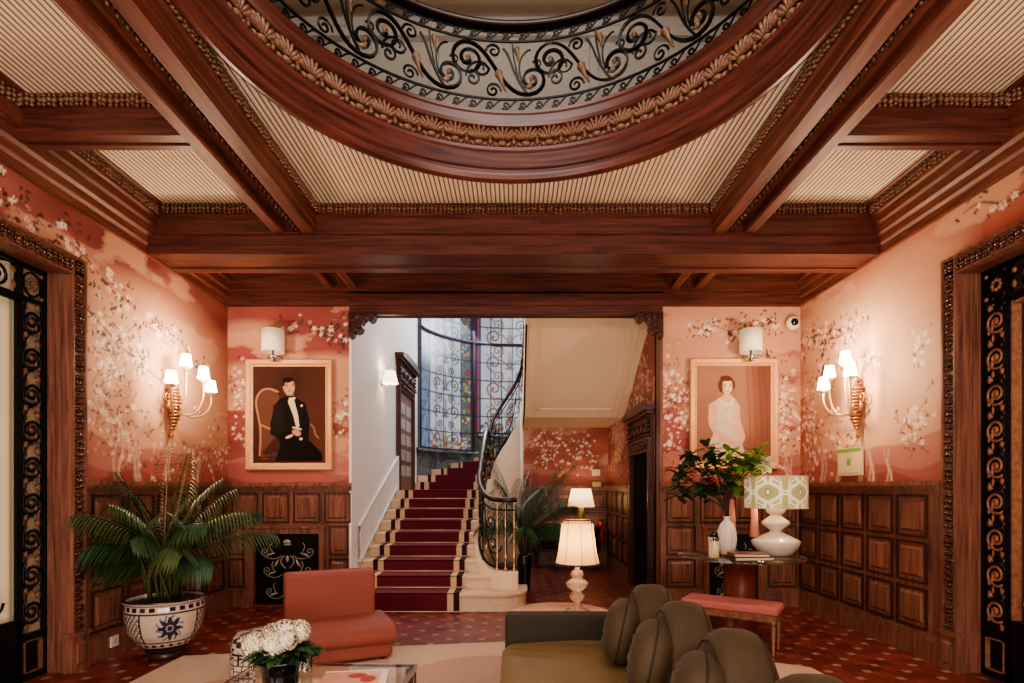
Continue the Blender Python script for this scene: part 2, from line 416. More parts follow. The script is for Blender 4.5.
# ---- side walls
DZ=3.155; DY0,DY1=1.15,4.29
def side_wall(sgn,name,cv):
    x=XW*sgn
    f=lambda u,v:(x,3.2+u,1.36+v)
    keep=lambda u,v: not(3.2+u<DY1-.05 and 1.36+v<DZ-.05)
    ex=[]
    def q(y0,y1,z0,z1): ex.append([(x,y0,z0),(x,y1,z0),(x,y1,z1),(x,y0,z1)])
    q(DY1-.06,YB+.02,0,1.36); q(-1.6,DY0+.05,0,ZC); q(DY0,3.2,DZ-.05,ZC)
    q(3.2,YB,3.6,ZC)
    return struct(cv.mesh(name,f,[WALLM,mat('plain_salmon_wall',L(160,84,74),.75)],keep=keep,extra=ex))
wl=wallpaper(3.35,2.24,11,[(.1,1.95,2.2,1.0,.03,60,130,.10,(60,36,32)),(.9,1.95,1.75,1.62,.02,34,60,.10,(60,36,32)),(1.9,1.65,2.9,1.35,.016,34,60,.06,(80,46,38)),(1.75,1.5,1.85,1.05,.012,8,40,.035,(70,46,40)),(0,2.0,.8,1.95,.03,16,50,.1,(50,28,28))],
   clouds=((2.2,1.1,1.1,.75,.95),(1.5,.7,.8,.6,.7),(2.6,.6,.7,.5,.6),(1.7,1.7,.5,.2,.5)),bloom=((1.45,1.0,.14,.28,90,120),(1.6,.5,.25,.15,60,60),(3.1,.45,.14,.16,40,40),(2.5,.3,.3,.12,30,50)),trunks=((1.5,0,.55,.06),(1.8,0,.6,-.05),(2.2,0,.5,.05),(2.7,0,.45,.04)))
side_wall(-1,'wall_left',wl)
wr=wallpaper(3.35,2.24,29,[(3.3,1.75,2.2,1.62,.025,60,130,.08,(64,38,34)),(2.85,1.7,2.8,1.1,.012,20,70,.05,(64,38,34)),(2.6,1.35,1.9,1.2,.012,30,50,.06,(150,96,72)),(0,2.0,1.0,2.1,.03,10,20,.07,(70,36,34))],
   base=((162,82,68),(192,120,96)),cloud=(212,166,134),clouds=((2.0,1.1,1.1,.9,.95),(2.6,1.6,.8,.5,.7),(1.5,1.8,.6,.4,.6),(1.6,.7,.6,.4,.5)),bloom=((3.15,.75,.12,.3,90,110),(1.5,.6,.12,.14,34,30),(1.42,1.2,.06,.08,16,8),(2.6,.5,.25,.15,40,40)),trunks=((2.9,0,.6,-.1),(2.6,0,.55,-.1),(2.2,0,.55,0),(2.0,0,.5,.05),(1.75,0,.4,.05)))
side_wall(1,'wall_right',wr)
# ---- back wall (two painted pieces + plain masonry above the opening)
wbl=wallpaper(1.5,2.24,5,[(.75,1.95,1.46,1.9,.012,14,46,.06,(60,40,34)),(1.2,1.9,1.44,1.75,.01,8,30,.05,(60,40,34))],base=((138,66,62),(164,90,80)),clouds=((.25,1.9,.4,.12,.7),(.2,1.4,.35,.12,.6),(1.2,1.55,.35,.1,.5)),bloom=((.16,1.25,.10,.12,40,40),(.2,.75,.12,.12,40,50),(1.4,.95,.06,.12,16,30),(1.25,.75,.1,.06,8,30)))
wbr=wallpaper(1.7,2.24,8,[(.4,1.95,1.0,1.9,.012,26,60,.05,(60,40,34)),(.9,2.0,1.6,1.95,.01,16,60,.06,(60,40,34)),(1.1,1.65,1.4,1.5,.01,10,40,.05,(60,40,34))],base=((144,70,64),(172,96,84)),clouds=((.35,1.95,.4,.12,.7),(.8,1.5,.5,.08,.5),(1.5,1.5,.3,.15,.6)),bloom=((.12,1.0,.07,.35,60,70),(.3,.9,.08,.25,40,50),(1.48,.9,.09,.28,90,90)),trunks=((1.6,0,.5,-.1),))
PLAIN=mat('plain_red_wall',L(150,76,68),.75)
def back_piece(name,cv,x0,w):
    return struct(cv.mesh(name,lambda u,v:(x0+u*w/cv.w,YB,1.36+v),[WALLM,PLAIN],extra=[[(x0,YB,0),(x0+w,YB,0),(x0+w,YB,1.36),(x0,YB,1.36)],[(x0,YB,3.59),(x0+w,YB,3.59),(x0+w,YB,ZC),(x0,YB,ZC)]]))
back_piece('wall_back_left',wbl,-XW,XW+HX0)
back_piece('wall_back_right',wbr,HX1,XW-HX1)
mb=MB(); mb.box(-XW,6.75,0,HX0-.0,6.70,6.2); mb.box(HX1,6.70,0,XW,6.75,6.2); mb.box(-XW,6.54,3.6,XW,6.62,4.38);mb.box(-XW,6.62,3.6,XW,6.75,6.2)
struct(mb.build('wall_masonry',PLAIN))
# opening jamb linings
mb=MB(); mb.box(HX0-.03,6.50,0,HX0+.001,6.77,3.44); struct(mb.build('trim_5',WHITEP))
mb=MB(); mb.box(HX1,6.50,0,HX1+.03,6.76,3.42); struct(mb.build('trim_6',WZ))
# front wall behind camera
mb=MB(); mb.quad((-XW,-1.5,0),(XW,-1.5,0),(XW,-1.5,ZC),(-XW,-1.5,ZC)); struct(mb.build('wall_front',mat('front_wall',L(190,110,90),.8)))
# ---- ceiling with round well
def ring_plane(mb,z,r,x0,x1,y0,y1,m=0,n=96):
    vs=[];fs=[]
    for i in range(n):
        a=2*PI*i/n;c,s=math.cos(a),math.sin(a)
        t=min((x1 if c>0 else x0)/c if abs(c)>1e-9 else 1e9,((y1-CY) if s>0 else (y0-CY))/s if abs(s)>1e-9 else 1e9)
        vs.append((r*c,CY+r*s,z));vs.append((t*c,CY+t*s,z))
    for i in range(n):
        j=(i+1)%n;fs.append((2*i,2*j,2*j+1,2*i+1))
    mb.add(vs,fs,m)
mb=MB(); ring_plane(mb,ZC,1.69,-3.45,3.45,-1.6,6.56); 
for cx,cy in ((-3.45,-1.6),(3.45,-1.6),(-3.45,6.56),(3.45,6.56)):
    pass
mb.quad((-3.45,-1.6,ZC+.01),(-1.7,-1.6,ZC+.01),(-1.7,6.56,ZC+.01),(-3.45,6.56,ZC+.01));mb.quad((3.45,-1.6,ZC+.01),(1.7,-1.6,ZC+.01),(1.7,6.56,ZC+.01),(3.45,6.56,ZC+.01))
mb.quad((-3.45,4.5,ZC+.012),(3.45,4.5,ZC+.012),(3.45,6.56,ZC+.012),(-3.45,6.56,ZC+.012));mb.quad((-3.45,-1.6,ZC+.012),(3.45,-1.6,ZC+.012),(3.45,.9,ZC+.012),(-3.45,.9,ZC+.012))
struct(mb.build('ceiling',RIB))
# ---- carved strip generator
def leafstrip(mb,p0,p1,nrm,up,h,pitch,m=0,depth=.03):
    p0,p1,nrm,up=map(Vector,(p0,p1,nrm,up)); d=p1-p0;Ln=d.length;d.normalize();n=max(1,int(Ln/pitch))
    R=Matrix((d,up,nrm)).transposed(); pitch*=1.25
    RR=random.Random(1)
    for i in range(n):
        c=p0+d*(Ln*(i+.5+RR.uniform(-.25,.25))/n)+up*(h*RR.uniform(-.08,.08))
        a=RR.uniform(.3,1.1)*(1 if i%2 else -1)
        mb.ell(c,(pitch*.42,h*.22,depth),R@Matrix.Rotation(a,3,'Z'),6,4,m)
        mb.ell(c+up*(h*.30),(pitch*.26,h*.16,depth*.9),R,5,4,m)
        mb.ell(c-up*(h*.30),(pitch*.26,h*.16,depth*.9),R,5,4,m)
# ---- beams
def beam(name,prof,axis,t0,t1,wd,both=None):
    mb=MB()
    f=(lambda a,b,t:(a,t,b)) if axis=='y' else (lambda a,b,t:(t,a,b))
    for p in (prof if isinstance(prof[0],list) else [prof]): mb.prism(p,f,t0,t1)
    return mb
for sg in (-1,1):
    # long double beam with a groove in its underside
    P=[(sg*x,z) for x,z in [(2.20,3.73),(2.20,3.76),(2.185,3.78),(2.185,4.02),(1.80,4.02),(1.80,3.90),(1.815,3.88),(1.815,3.80),(1.825,3.79),(1.825,3.73),(1.935,3.73),(1.945,3.745),(1.945,3.83),(2.105,3.83),(2.105,3.745),(2.115,3.73)]]
    for (y0,y1) in ((-1.5,5.12),(5.46,6.5)):
        mb=beam('b',P,'y',y0,y1,WY)
        mb.box(sg*1.835,y0,3.722,sg*1.85,y1,3.731) if False else None
        o=struct(mb.build('ceiling_beam',WY))
        cs=MB()
        n=int((y1-y0)/.07)
        for i in range(n):
            y=y0+(i+.5)*.07
            if y<2.2: continue
            cs.ell((sg*1.968,y,3.752),(.020,.026,.026),None,6,4)
            if i%2: cs.ell((sg*1.995,y,3.775),(.03,.016,.018),None,6,4)
        if cs.v: cs.build('carved_chain',BRONZE,o)
# main transverse beam
Pt=[(5.02,4.02),(5.02,3.90),(5.06,3.87),(5.06,3.76),(5.045,3.75),(5.045,3.735),(5.07,3.725),(5.07,3.64),(5.055,3.63),(5.055,3.55),(5.12,3.55),(5.12,3.565),(5.40,3.565),(5.40,3.55),(5.50,3.55),(5.50,4.02)]
struct(beam('b',Pt,'x',-3.36,3.36,WX).build('ceiling_beam',WX))
# side-bay cross beams
for sg in (-1,1):
    Pc=[(3.62,4.02),(3.62,3.90),(3.66,3.87),(3.66,3.79),(3.64,3.78),(3.64,3.733),(3.69,3.733),(3.69,3.745),(3.75,3.745),(3.75,3.733),(3.80,3.733),(3.80,4.02)]
    a,b=sorted((sg*2.187,sg*3.36))
    struct(beam('b',Pc,'x',a,b,WX).build('ceiling_beam',WX))
# cornices: side walls (stepped) and back wall
for sg in (-1,1):
    P=[(sg*x,z) for x,z in [(3.41,4.02),(3.20,4.02),(3.20,3.985),(3.24,3.97),(3.255,3.88),(3.28,3.87),(3.28,3.80),(3.31,3.79),(3.315,3.72),(3.34,3.70),(3.345,3.64),(3.365,3.62),(3.37,3.55),(3.41,3.55)]]
    struct(beam('b',P,'y',-1.5,6.53,WY).build('cornice',WY))
P=[(6.54,4.02),(6.30,4.02),(6.30,3.90),(6.40,3.88),(6.40,3.80),(6.42,3.79),(6.42,3.72),(6.44,3.71),(6.44,3.68),(6.47,3.67),(6.47,3.56),(6.54,3.55)]
struct(beam('b',P,'x',-3.4,3.4,WX).build('cornice',WX))
# lintel over the stair opening
P=[(6.44,3.68),(6.455,3.67),(6.455,3.55),(6.47,3.54),(6.47,3.46),(6.48,3.445),(6.50,3.445),(6.50,3.455),(6.61,3.455),(6.61,3.445),(6.63,3.445),(6.63,3.70),(6.44,3.70)]
struct(beam('b',P,'x',HX0-.02,HX1+.02,WX).build('lintel',WX))
# gilt carved strips beneath the ribbed panels
mb=MB()
def gs(p0,p1,nrm): leafstrip(mb,p0,p1,nrm,(0,0,1),.10,.036,0,.020)
for sg in (-1,1):
    n=(-sg,0,-.3)
    gs((sg*1.785,2.2,3.94),(sg*1.785,4.98,3.94),(-sg,0,-.3))       # centre bay sides
    gs((sg*2.2,4.995,3.94),(sg*3.2,4.995,3.94),(0,-1,-.3))          # far side bay end
    gs((sg*3.235,3.75,3.935),(sg*3.235,5.0,3.935),(-sg,0,-.3))
    gs((sg*2.22,3.60,3.94),(sg*3.24,3.60,3.94),(0,-1,-.3))
    gs((sg*3.235,2.4,3.935),(sg*3.235,3.6,3.935),(-sg,0,-.3))
gs((-1.78,5.0,3.94),(1.78,5.0,3.94),(0,-1,-.3))
struct(mb.build('gilt_molding',GOLD))
# small ceiling vent in the centre bay
v=empty('smoke_detector',(-.04,4.62,ZC),'small round cream smoke detector on the ribbed ceiling below the round balcony','detector')
mb=MB();mb.lathe([(0,-.035),(.035,-.035),(.05,-.02),(.055,0)],n=20);mb.build('housing',WHITEC,v)
# ---- circular well lining
def lathe_obj(name,prof,m,n=128,kind=True):
    mb=MB(); mb.lathe(prof,(0,CY,0),n,0,smooth=False); 
    for i in range(len(mb.s)): mb.s[i]=True
    return mb.build(name,m)
def woodring():
    m,nt,b=new('mahogany_ring'); tc=nt.nodes.new('ShaderNodeTexCoord');n=nt.nodes.new('ShaderNodeTexNoise');mp=nt.nodes.new('ShaderNodeMapping');mp.inputs['Scale'].default_value=(1,1,16)
    nt.links.new(tc.outputs['Object'],mp.inputs['Vector']);nt.links.new(mp.outputs['Vector'],n.inputs['Vector']);n.inputs['Scale'].default_value=2;n.inputs['Detail'].default_value=6
    r=nt.nodes.new('ShaderNodeValToRGB');e=r.color_ramp.elements;e[0].position=.3;e[0].color=D0;e[1].position=.7;e[1].color=D1
    nt.links.new(n.outputs['Fac'],r.inputs['Fac']);nt.links.new(r.outputs['Color'],b.inputs['Base Color']);b.inputs['Roughness'].default_value=.3;return m
WR=woodring()
mb=MB()
prof=[(1.78,4.0),(1.78,3.94),(1.745,3.92),(1.745,3.87),(1.72,3.855),(1.69,3.85),(1.665,3.86),(1.655,3.885),(1.66,3.91),(1.675,3.925),(1.675,3.94),(1.66,3.95),(1.655,4.06),(1.64,4.075),(1.64,4.10),(1.665,4.12),(1.69,4.13),(1.69,4.27),(1.66,4.28),(1.645,4.30),(1.65,4.36),(1.64,4.37),(1.64,4.395),(1.80,4.395)]
segs=[]
for i in range(len(prof)-1): mb.lathe([prof[i],prof[i+1]],(0,CY,0),128,0)
struct(mb.build('trim_1',WR))
mb=MB();N=56
for i in range(N):
    a=2*PI*(i+.5)/N
    if math.sin(a)<-.35: continue
    rad=Vector((math.cos(a),math.sin(a),0));tg=Vector((-rad.y,rad.x,0));c=Vector((0,CY,4.2))+rad*1.68
    R=Matrix((tg,Vector((0,0,1)),-rad)).transposed()
    for k in range(-3,4):
        b=k*.42
        mb.ell(c+R@Vector((.034*k*.8,.03*math.cos(b)-.0,.012)),(.017,.062,.026),R@Matrix.Rotation(-b*.8,3,'Z'),6,4)
    mb.ell(c+R@Vector((0,-.055,.01)),(.045,.022,.028),R,6,4);mb.ell(c+R@Vector((.05,-.06,.005)),(.03,.016,.02),R@Matrix.Rotation(.5,3,'Z'),6,4);mb.ell(c+R@Vector((-.05,-.06,.005)),(.03,.016,.02),R@Matrix.Rotation(-.5,3,'Z'),6,4)
    mb.ell(c+R@Vector((.09,.02,.0)),(.014,.05,.02),R@Matrix.Rotation(.3,3,'Z'),6,4)
    mb.ell(c+R@Vector((.095,-.035,.0)),(.02,.025,.02),R,6,4)
struct(mb.build('gilt_molding',GOLD))
# ---- upper storey
GREYW=mat('pale_upper_wall',L(222,216,206),.8)
mb=MB()
ring_plane(mb,4.395,1.80,-4.2,4.2,-1.6,6.6); struct(mb.build('floor_upper',WR))
mb=MB();X=4.2
mb.quad((-X,6.6,4.4),(X,6.6,4.4),(X,6.6,7.1),(-X,6.6,7.1));mb.quad((-X,-1.6,4.4),(-X,6.6,4.4),(-X,6.6,7.1),(-X,-1.6,7.1));mb.quad((X,-1.6,4.4),(X,6.6,4.4),(X,6.6,7.1),(X,-1.6,7.1));mb.quad((-X,-1.6,4.4),(X,-1.6,4.4),(X,-1.6,7.1),(-X,-1.6,7.1))
for k in range(-4,5):
    mb.box(k*.95-.05,6.53,5.0,k*.95+.05,6.6,6.9)
mb.box(-X,6.50,6.75,X,6.6,6.86);mb.box(-X,6.54,6.9,X,6.6,7.0)
struct(mb.build('wall_upper',GREYW))
mb=MB();mb.box(-X,-1.6,7.1,X,6.7,7.15);mb.box(-X,6.3,7.05,X,6.42,7.1);mb.box(-X,5.9,7.07,X,5.96,7.1);struct(mb.build('ceiling_upper',mat('upper_ceiling',L(214,190,165),.8)))
# ---- wrought iron balcony railing
def iron_unit(S,hb,hm,ht):
    """2-D curves for one bay: width 1 in u (scaled by S), main field hb..hm, borders below and above"""
    out=[];g=[]
    q=lambda u,v:(u*S,hb+v*S)
    A=(.447,.455);B=(.213,.235)
    s=[(x,y) for x,y in spiral(A[0],A[1],.03,.205,2.6+PI,-1.62,30)]
    # from the end of A run down to next B
    e=s[-1]; s2=bez(e,(.74,.72),(.80,.02),(1.193,.055),14)[1:]
    s3=spiral(1.213,.235,.18,.03,-PI/2,1.5,26)[1:]
    out.append((([q(*p) for p in s+s2+s3]),.011))
    out.append(([q(*p) for p in spiral(.5,.225,.10,.02,1.9,-1.3,16)],.007))
    out.append(([q(*p) for p in bez((.42,.25),(.42,.4),(.60,.52),(.70,.36),6)+spiral(.60,.36,.10,.03,0,-1.1,12)],.007))
    out.append(([q(*p) for p in spiral(.755,.58,.095,.02,PI,-1.35,16)],.007))
    out.append(([q(*p) for p in spiral(.745,.10,.10,.02,0,1.45,16)],.007))
    out.append(([q(*p) for p in bez((.15,.08),(-.05,.35),(-.02,.5),(-.13,.62),8)],.008))
    out.append(([q(*p) for p in bez((.10,.20),(.0,.45),(.12,.60),(.20,.60),8)],.006))
    out.append(([q(*p) for p in bez((.05,.25),(-.0,.5),(-.02,.55),(-.02,.70),6)],.006))
    out.append(([q(*p) for p in spiral(.28,.42,.06,.015,PI*.9,-1.2,12)],.006))
    # flowers
    g.append((q(.81,.30),q(.90,.10),.045)); g.append((q(.03,.60),q(.06,.45),.035)); g.append((q(.20,.14),q(.10,.16),.03)); g.append((q(*A),q(A[0]-.02,A[1]-.03),.03));g.append((q(*B),q(B[0]-.02,B[1]-.02),.028))
    return out,g
def border(S,n,v0,h):
    out=[]
    for i in range(n):
        c=(i+.5)*S/n
        out.append((spiral(c,v0+h*.5,h*.36,h*.08,PI*1.2,1.25,10),.006))
        out.append((bez((c+h*.3,v0+h*.35),(c+h*.6,v0+h*.7),(c+h*.8,v0+h*.9),(c+h*1.0,v0+h*.95),4),.005))
    return out
root=empty('balcony_railing',(0,CY,4.395),'round black wrought iron balcony railing with scrolls and gilded flowers around the ceiling well','railing')
Rr=1.69;NU=16;S=2*PI*Rr/NU
fm=lambda u,v:Vector((-Rr*math.cos(u/Rr),Rr*math.sin(u/Rr),v))
ir=MB()
units,gg=iron_unit(S,.12,.58,.7)
# rescale the main field to height .46
units=[([(u,.12+(v-.12)*.46/(S*.70)) for u,v in c],r) for c,r in units]
gg=[((a[0],.12+(a[1]-.12)*.46/(S*.70)),(b[0],.12+(b[1]-.12)*.46/(S*.70)),w) for a,b,w in gg]
bd=border(S,5,.02,.10)+border(S,5,.58,.09)
for k in range(NU):
    a=(k+.5)/NU*2*PI
    if math.sin(a)<-.8 : continue
    for c,r in units+bd:
        ir.tube([fm(k*S+u,v) for u,v in c],r*1.5,4,flat=.8)
    for a_,b_,w in gg:
        p=fm(k*S+a_[0],a_[1]);q_=fm(k*S+b_[0],b_[1]); q2=p-Vector((p.x,p.y,0)).normalized()*.015
        if not(.12<((k+.5)/NU)<.88 and math.sin((k+.5)/NU*2*PI)>-.2): continue
        fl=MB();fl.tube([q_,p*.5+q_*.5,q2],[w*.2,w*.35,w*.8],6)
        fl.ell(q2,(w*.7,w*.7,w*.5),None,6,4)
        fl.build('gilded_flower',IRONG,root)
for z,r in ((.012,.012),(.118,.010),(.582,.010),(.675,.010)):
    ir.tube([fm(2*PI*Rr*i/128,z) for i in range(128)],r,4,closed=True)
ir.build('iron_scrollwork',IRON,root)
hr=MB();hr.lathe([(Rr-.045,.68),(Rr+.045,.68),(Rr+.055,.70),(Rr+.045,.72),(Rr,.73),(Rr-.045,.72),(Rr-.055,.70),(Rr-.045,.68)],(0,0,0),128,0)
hr.build('handrail',mat('dark_handrail',L(40,20,16),.3),root)
# ---------------------------------------------------------------- wainscot
def basis(o,u,v,d):
    M=Matrix((Vector(u),Vector(v),Vector(d))).transposed().to_4x4(); M.translation=Vector(o); return M
def wains(name,T,cells,W,opens=(),top=1.44,ends=True):
    """cells: list of (u0,z0,u1,z1) panel rectangles; T maps (u,z,d)"""
    mb=MB(T)
    # backing board
    us=[0]+[x for o in opens for x in (o[0],o[2])]+[W]
    if not opens: mb.box(0,0,0,W,top,.02,0)
    else:
        o=opens[0]
        mb.box(0,0,0,o[0],top,.02,0);mb.box(o[2],0,0,W,top,.02,0);mb.box(o[0],o[3],0,o[2],top,.02,0)
    # base and rails
    segs=[(0,W)] if not opens else [(0,opens[0][0]),(opens[0][2],W)]
    for a,b in segs:
        if b-a<.02: continue
        mb.box(a,0,.0,b,.17,.05,0);mb.box(a,.17,0,b,.20,.042,0);mb.box(a,.20,0,b,.215,.03,0)
    mb.box(0,top-.045,0,W,top-.02,.065,0);mb.box(0,top-.02,0,W,top+.02,.085,0);mb.box(0,top-.075,0,W,top-.045,.035,0)
    rope=MB(T)
    for (a,c,b,d) in cells:
        # sunk moulding frame + raised field
        w=.018
        for (x0,y0,x1,y1) in ((a,c,b,c+w),(a,d-w,b,d),(a,c+w,a+w,d-w),(b-w,c+w,b,d-w)):
            mb.box(x0,y0,.02,x1,y1,.034,1)
        g=.045
        mb.frustum(a+g,c+g,b-g,d-g,.02,.036,.02,2)
        mb.frustum(a+g+.02,c+g+.02,b-g-.02,d-g-.02,.036,.037,.0,2)
        # rope beads
        st=.021
        for (p,q,n) in (((a+.008,c+.008),(b-.008,c+.008),int((b-a)/st)),((a+.008,d-.008),(b-.008,d-.008),int((b-a)/st)),((a+.008,c+.008),(a+.008,d-.008),int((d-c)/st)),((b-.008,c+.008),(b-.008,d-.008),int((d-c)/st))):
            for i in range(n):
                t=(i+.5)/n;x=p[0]+(q[0]-p[0])*t;y=p[1]+(q[1]-p[1])*t
                rope.add([(x-.011,y-.006,.03),(x+.004,y-.010,.03),(x+.011,y+.006,.03),(x-.004,y+.010,.03),(x,y,.046)],[(0,1,4),(1,2,4),(2,3,4),(3,0,4)],0,True)
    o=struct(mb.build(name,[WZ,WZd,WZ]))
    rope.build('rope_molding',WZd,o)
    return o
rows=[(.23,.57),(.61,.955),(.99,1.345)]
# side walls: five columns
W=YB-DY1-.02
cols=[(.10+i*.41,.10+i*.41+.36) for i in range(5)]
cells=[(a,c,b,d) for a,b in cols for c,d in rows]
wains('wainscot_left',basis((-XW,DY1,0),(0,1,0),(0,0,1),(1,0,0)),cells,W)
wains('wainscot_right',basis((XW,YB,0),(0,-1,0),(0,0,1),(-1,0,0)),[(a-.06,c,b-.06,d) for a,c,b,d in cells],W)
# back left
W=XW+HX0
c4=[(.06+i*.365,.06+i*.365+.315) for i in range(4)]
ol=(.265,.0,1.17,.92)
cells=[(a,.99,b,1.345) for a,b in c4]+[(.03,c,.21,d) for c,d in rows[:2]]+[(1.21,c,1.44,d) for c,d in rows[:2]]
wains('wainscot_back_left',basis((-XW,YB,0),(1,0,0),(0,0,1),(0,-1,0)),cells,W,[ol])
W=XW-HX1
c4=[(.07+i*.40,.07+i*.40+.34) for i in range(4)]
orr=(.50,.0,1.22,.92)
cells=[(a,.99,b,1.345) for a,b in c4]+[(.07,c,.42,d) for c,d in rows[:2]]+[(1.27,c,1.61,d) for c,d in rows[:2]]
wains('wainscot_back_right',basis((HX1,YB,0),(1,0,0),(0,0,1),(0,-1,0)),cells,W,[orr])
# radiator grilles
def grille(x0,x1,lab):
    r=empty('radiator_grille',((x0+x1)/2,YB-.002,0),lab,'grille')
    T=basis((-(x1-x0)/2,0,0),(1,0,0),(0,0,1),(0,-1,0));w=x1-x0
    f=MB(T)
    for (a,b,c,d) in ((0,0,.07,.93),(w-.07,0,w,.93),(.07,.86,w-.07,.93)):
        f.box(a,b,.0,c,d,.055)
    f.box(-.01,.925,0,w+.01,.955,.07); f.build('wooden_surround',WZ,r)
    p=MB(T);p.box(.07,.02,.0,w-.07,.86,.012);p.build('black_panel',mat('black_panel',L(12,10,10),.3),r)
    g=MB(T);cx=w/2
    def tb(pts,rr=.006): g.tube([(x,y,.018) for x,y in pts],rr,4)
    for s in (-1,1):
        for (dy,sc) in ((.62,1),(.40,.9),(.15,.8)):
            k=(w-.14)/.68*sc
            tb([(cx+s*(x)*k,dy+y) for x,y in bez((.06,-.02),(.12,-.08),(.2,-.07),(.27,.0),8)+spiral(.235,.03,.04,.01,-.3,1.1,10)])
            tb([(cx+s*x*k,dy+y) for x,y in bez((.14,.0),(.18,.05),(.2,.10),(.16,.13),6)],.006)
            g.tube([(cx+s*.24*k,dy-.05,.018),(cx+s*.20*k,dy-.01,.03),(cx+s*.13*k,dy+.01,.018)],[.004,.016,.004],5)
        tb(bez((cx+s*.02,.45),(cx+s*.09,.50),(cx+s*.10,.56),(cx+s*.03,.60),8),.007)
        g.tube([(cx+s*.10,.56,.02),(cx+s*.13,.50,.03),(cx+s*.17,.46,.02)],[.004,.018,.004],5)
    for i in range(5):
        a=(i-2)*.5; g.tube([(cx,.74,.02),(cx+.05*math.sin(a),.74+.05*math.cos(a),.03)],[.008,.015],5)
    g.ell((cx,.56,.02),(.02,.04,.015));g.ell((cx,.73,.02),(.05,.012,.012))
    g.build('scroll_ornament',mat('pale_metal_scroll',L(176,170,154),.4,.4),r)
grille(-XW+.265,-XW+1.17,'black radiator grille with pale scrolls in the panelling left of the staircase')
grille(HX1+.50,HX1+1.22,'black radiator grille with pale scrolls in the panelling behind the glass table')
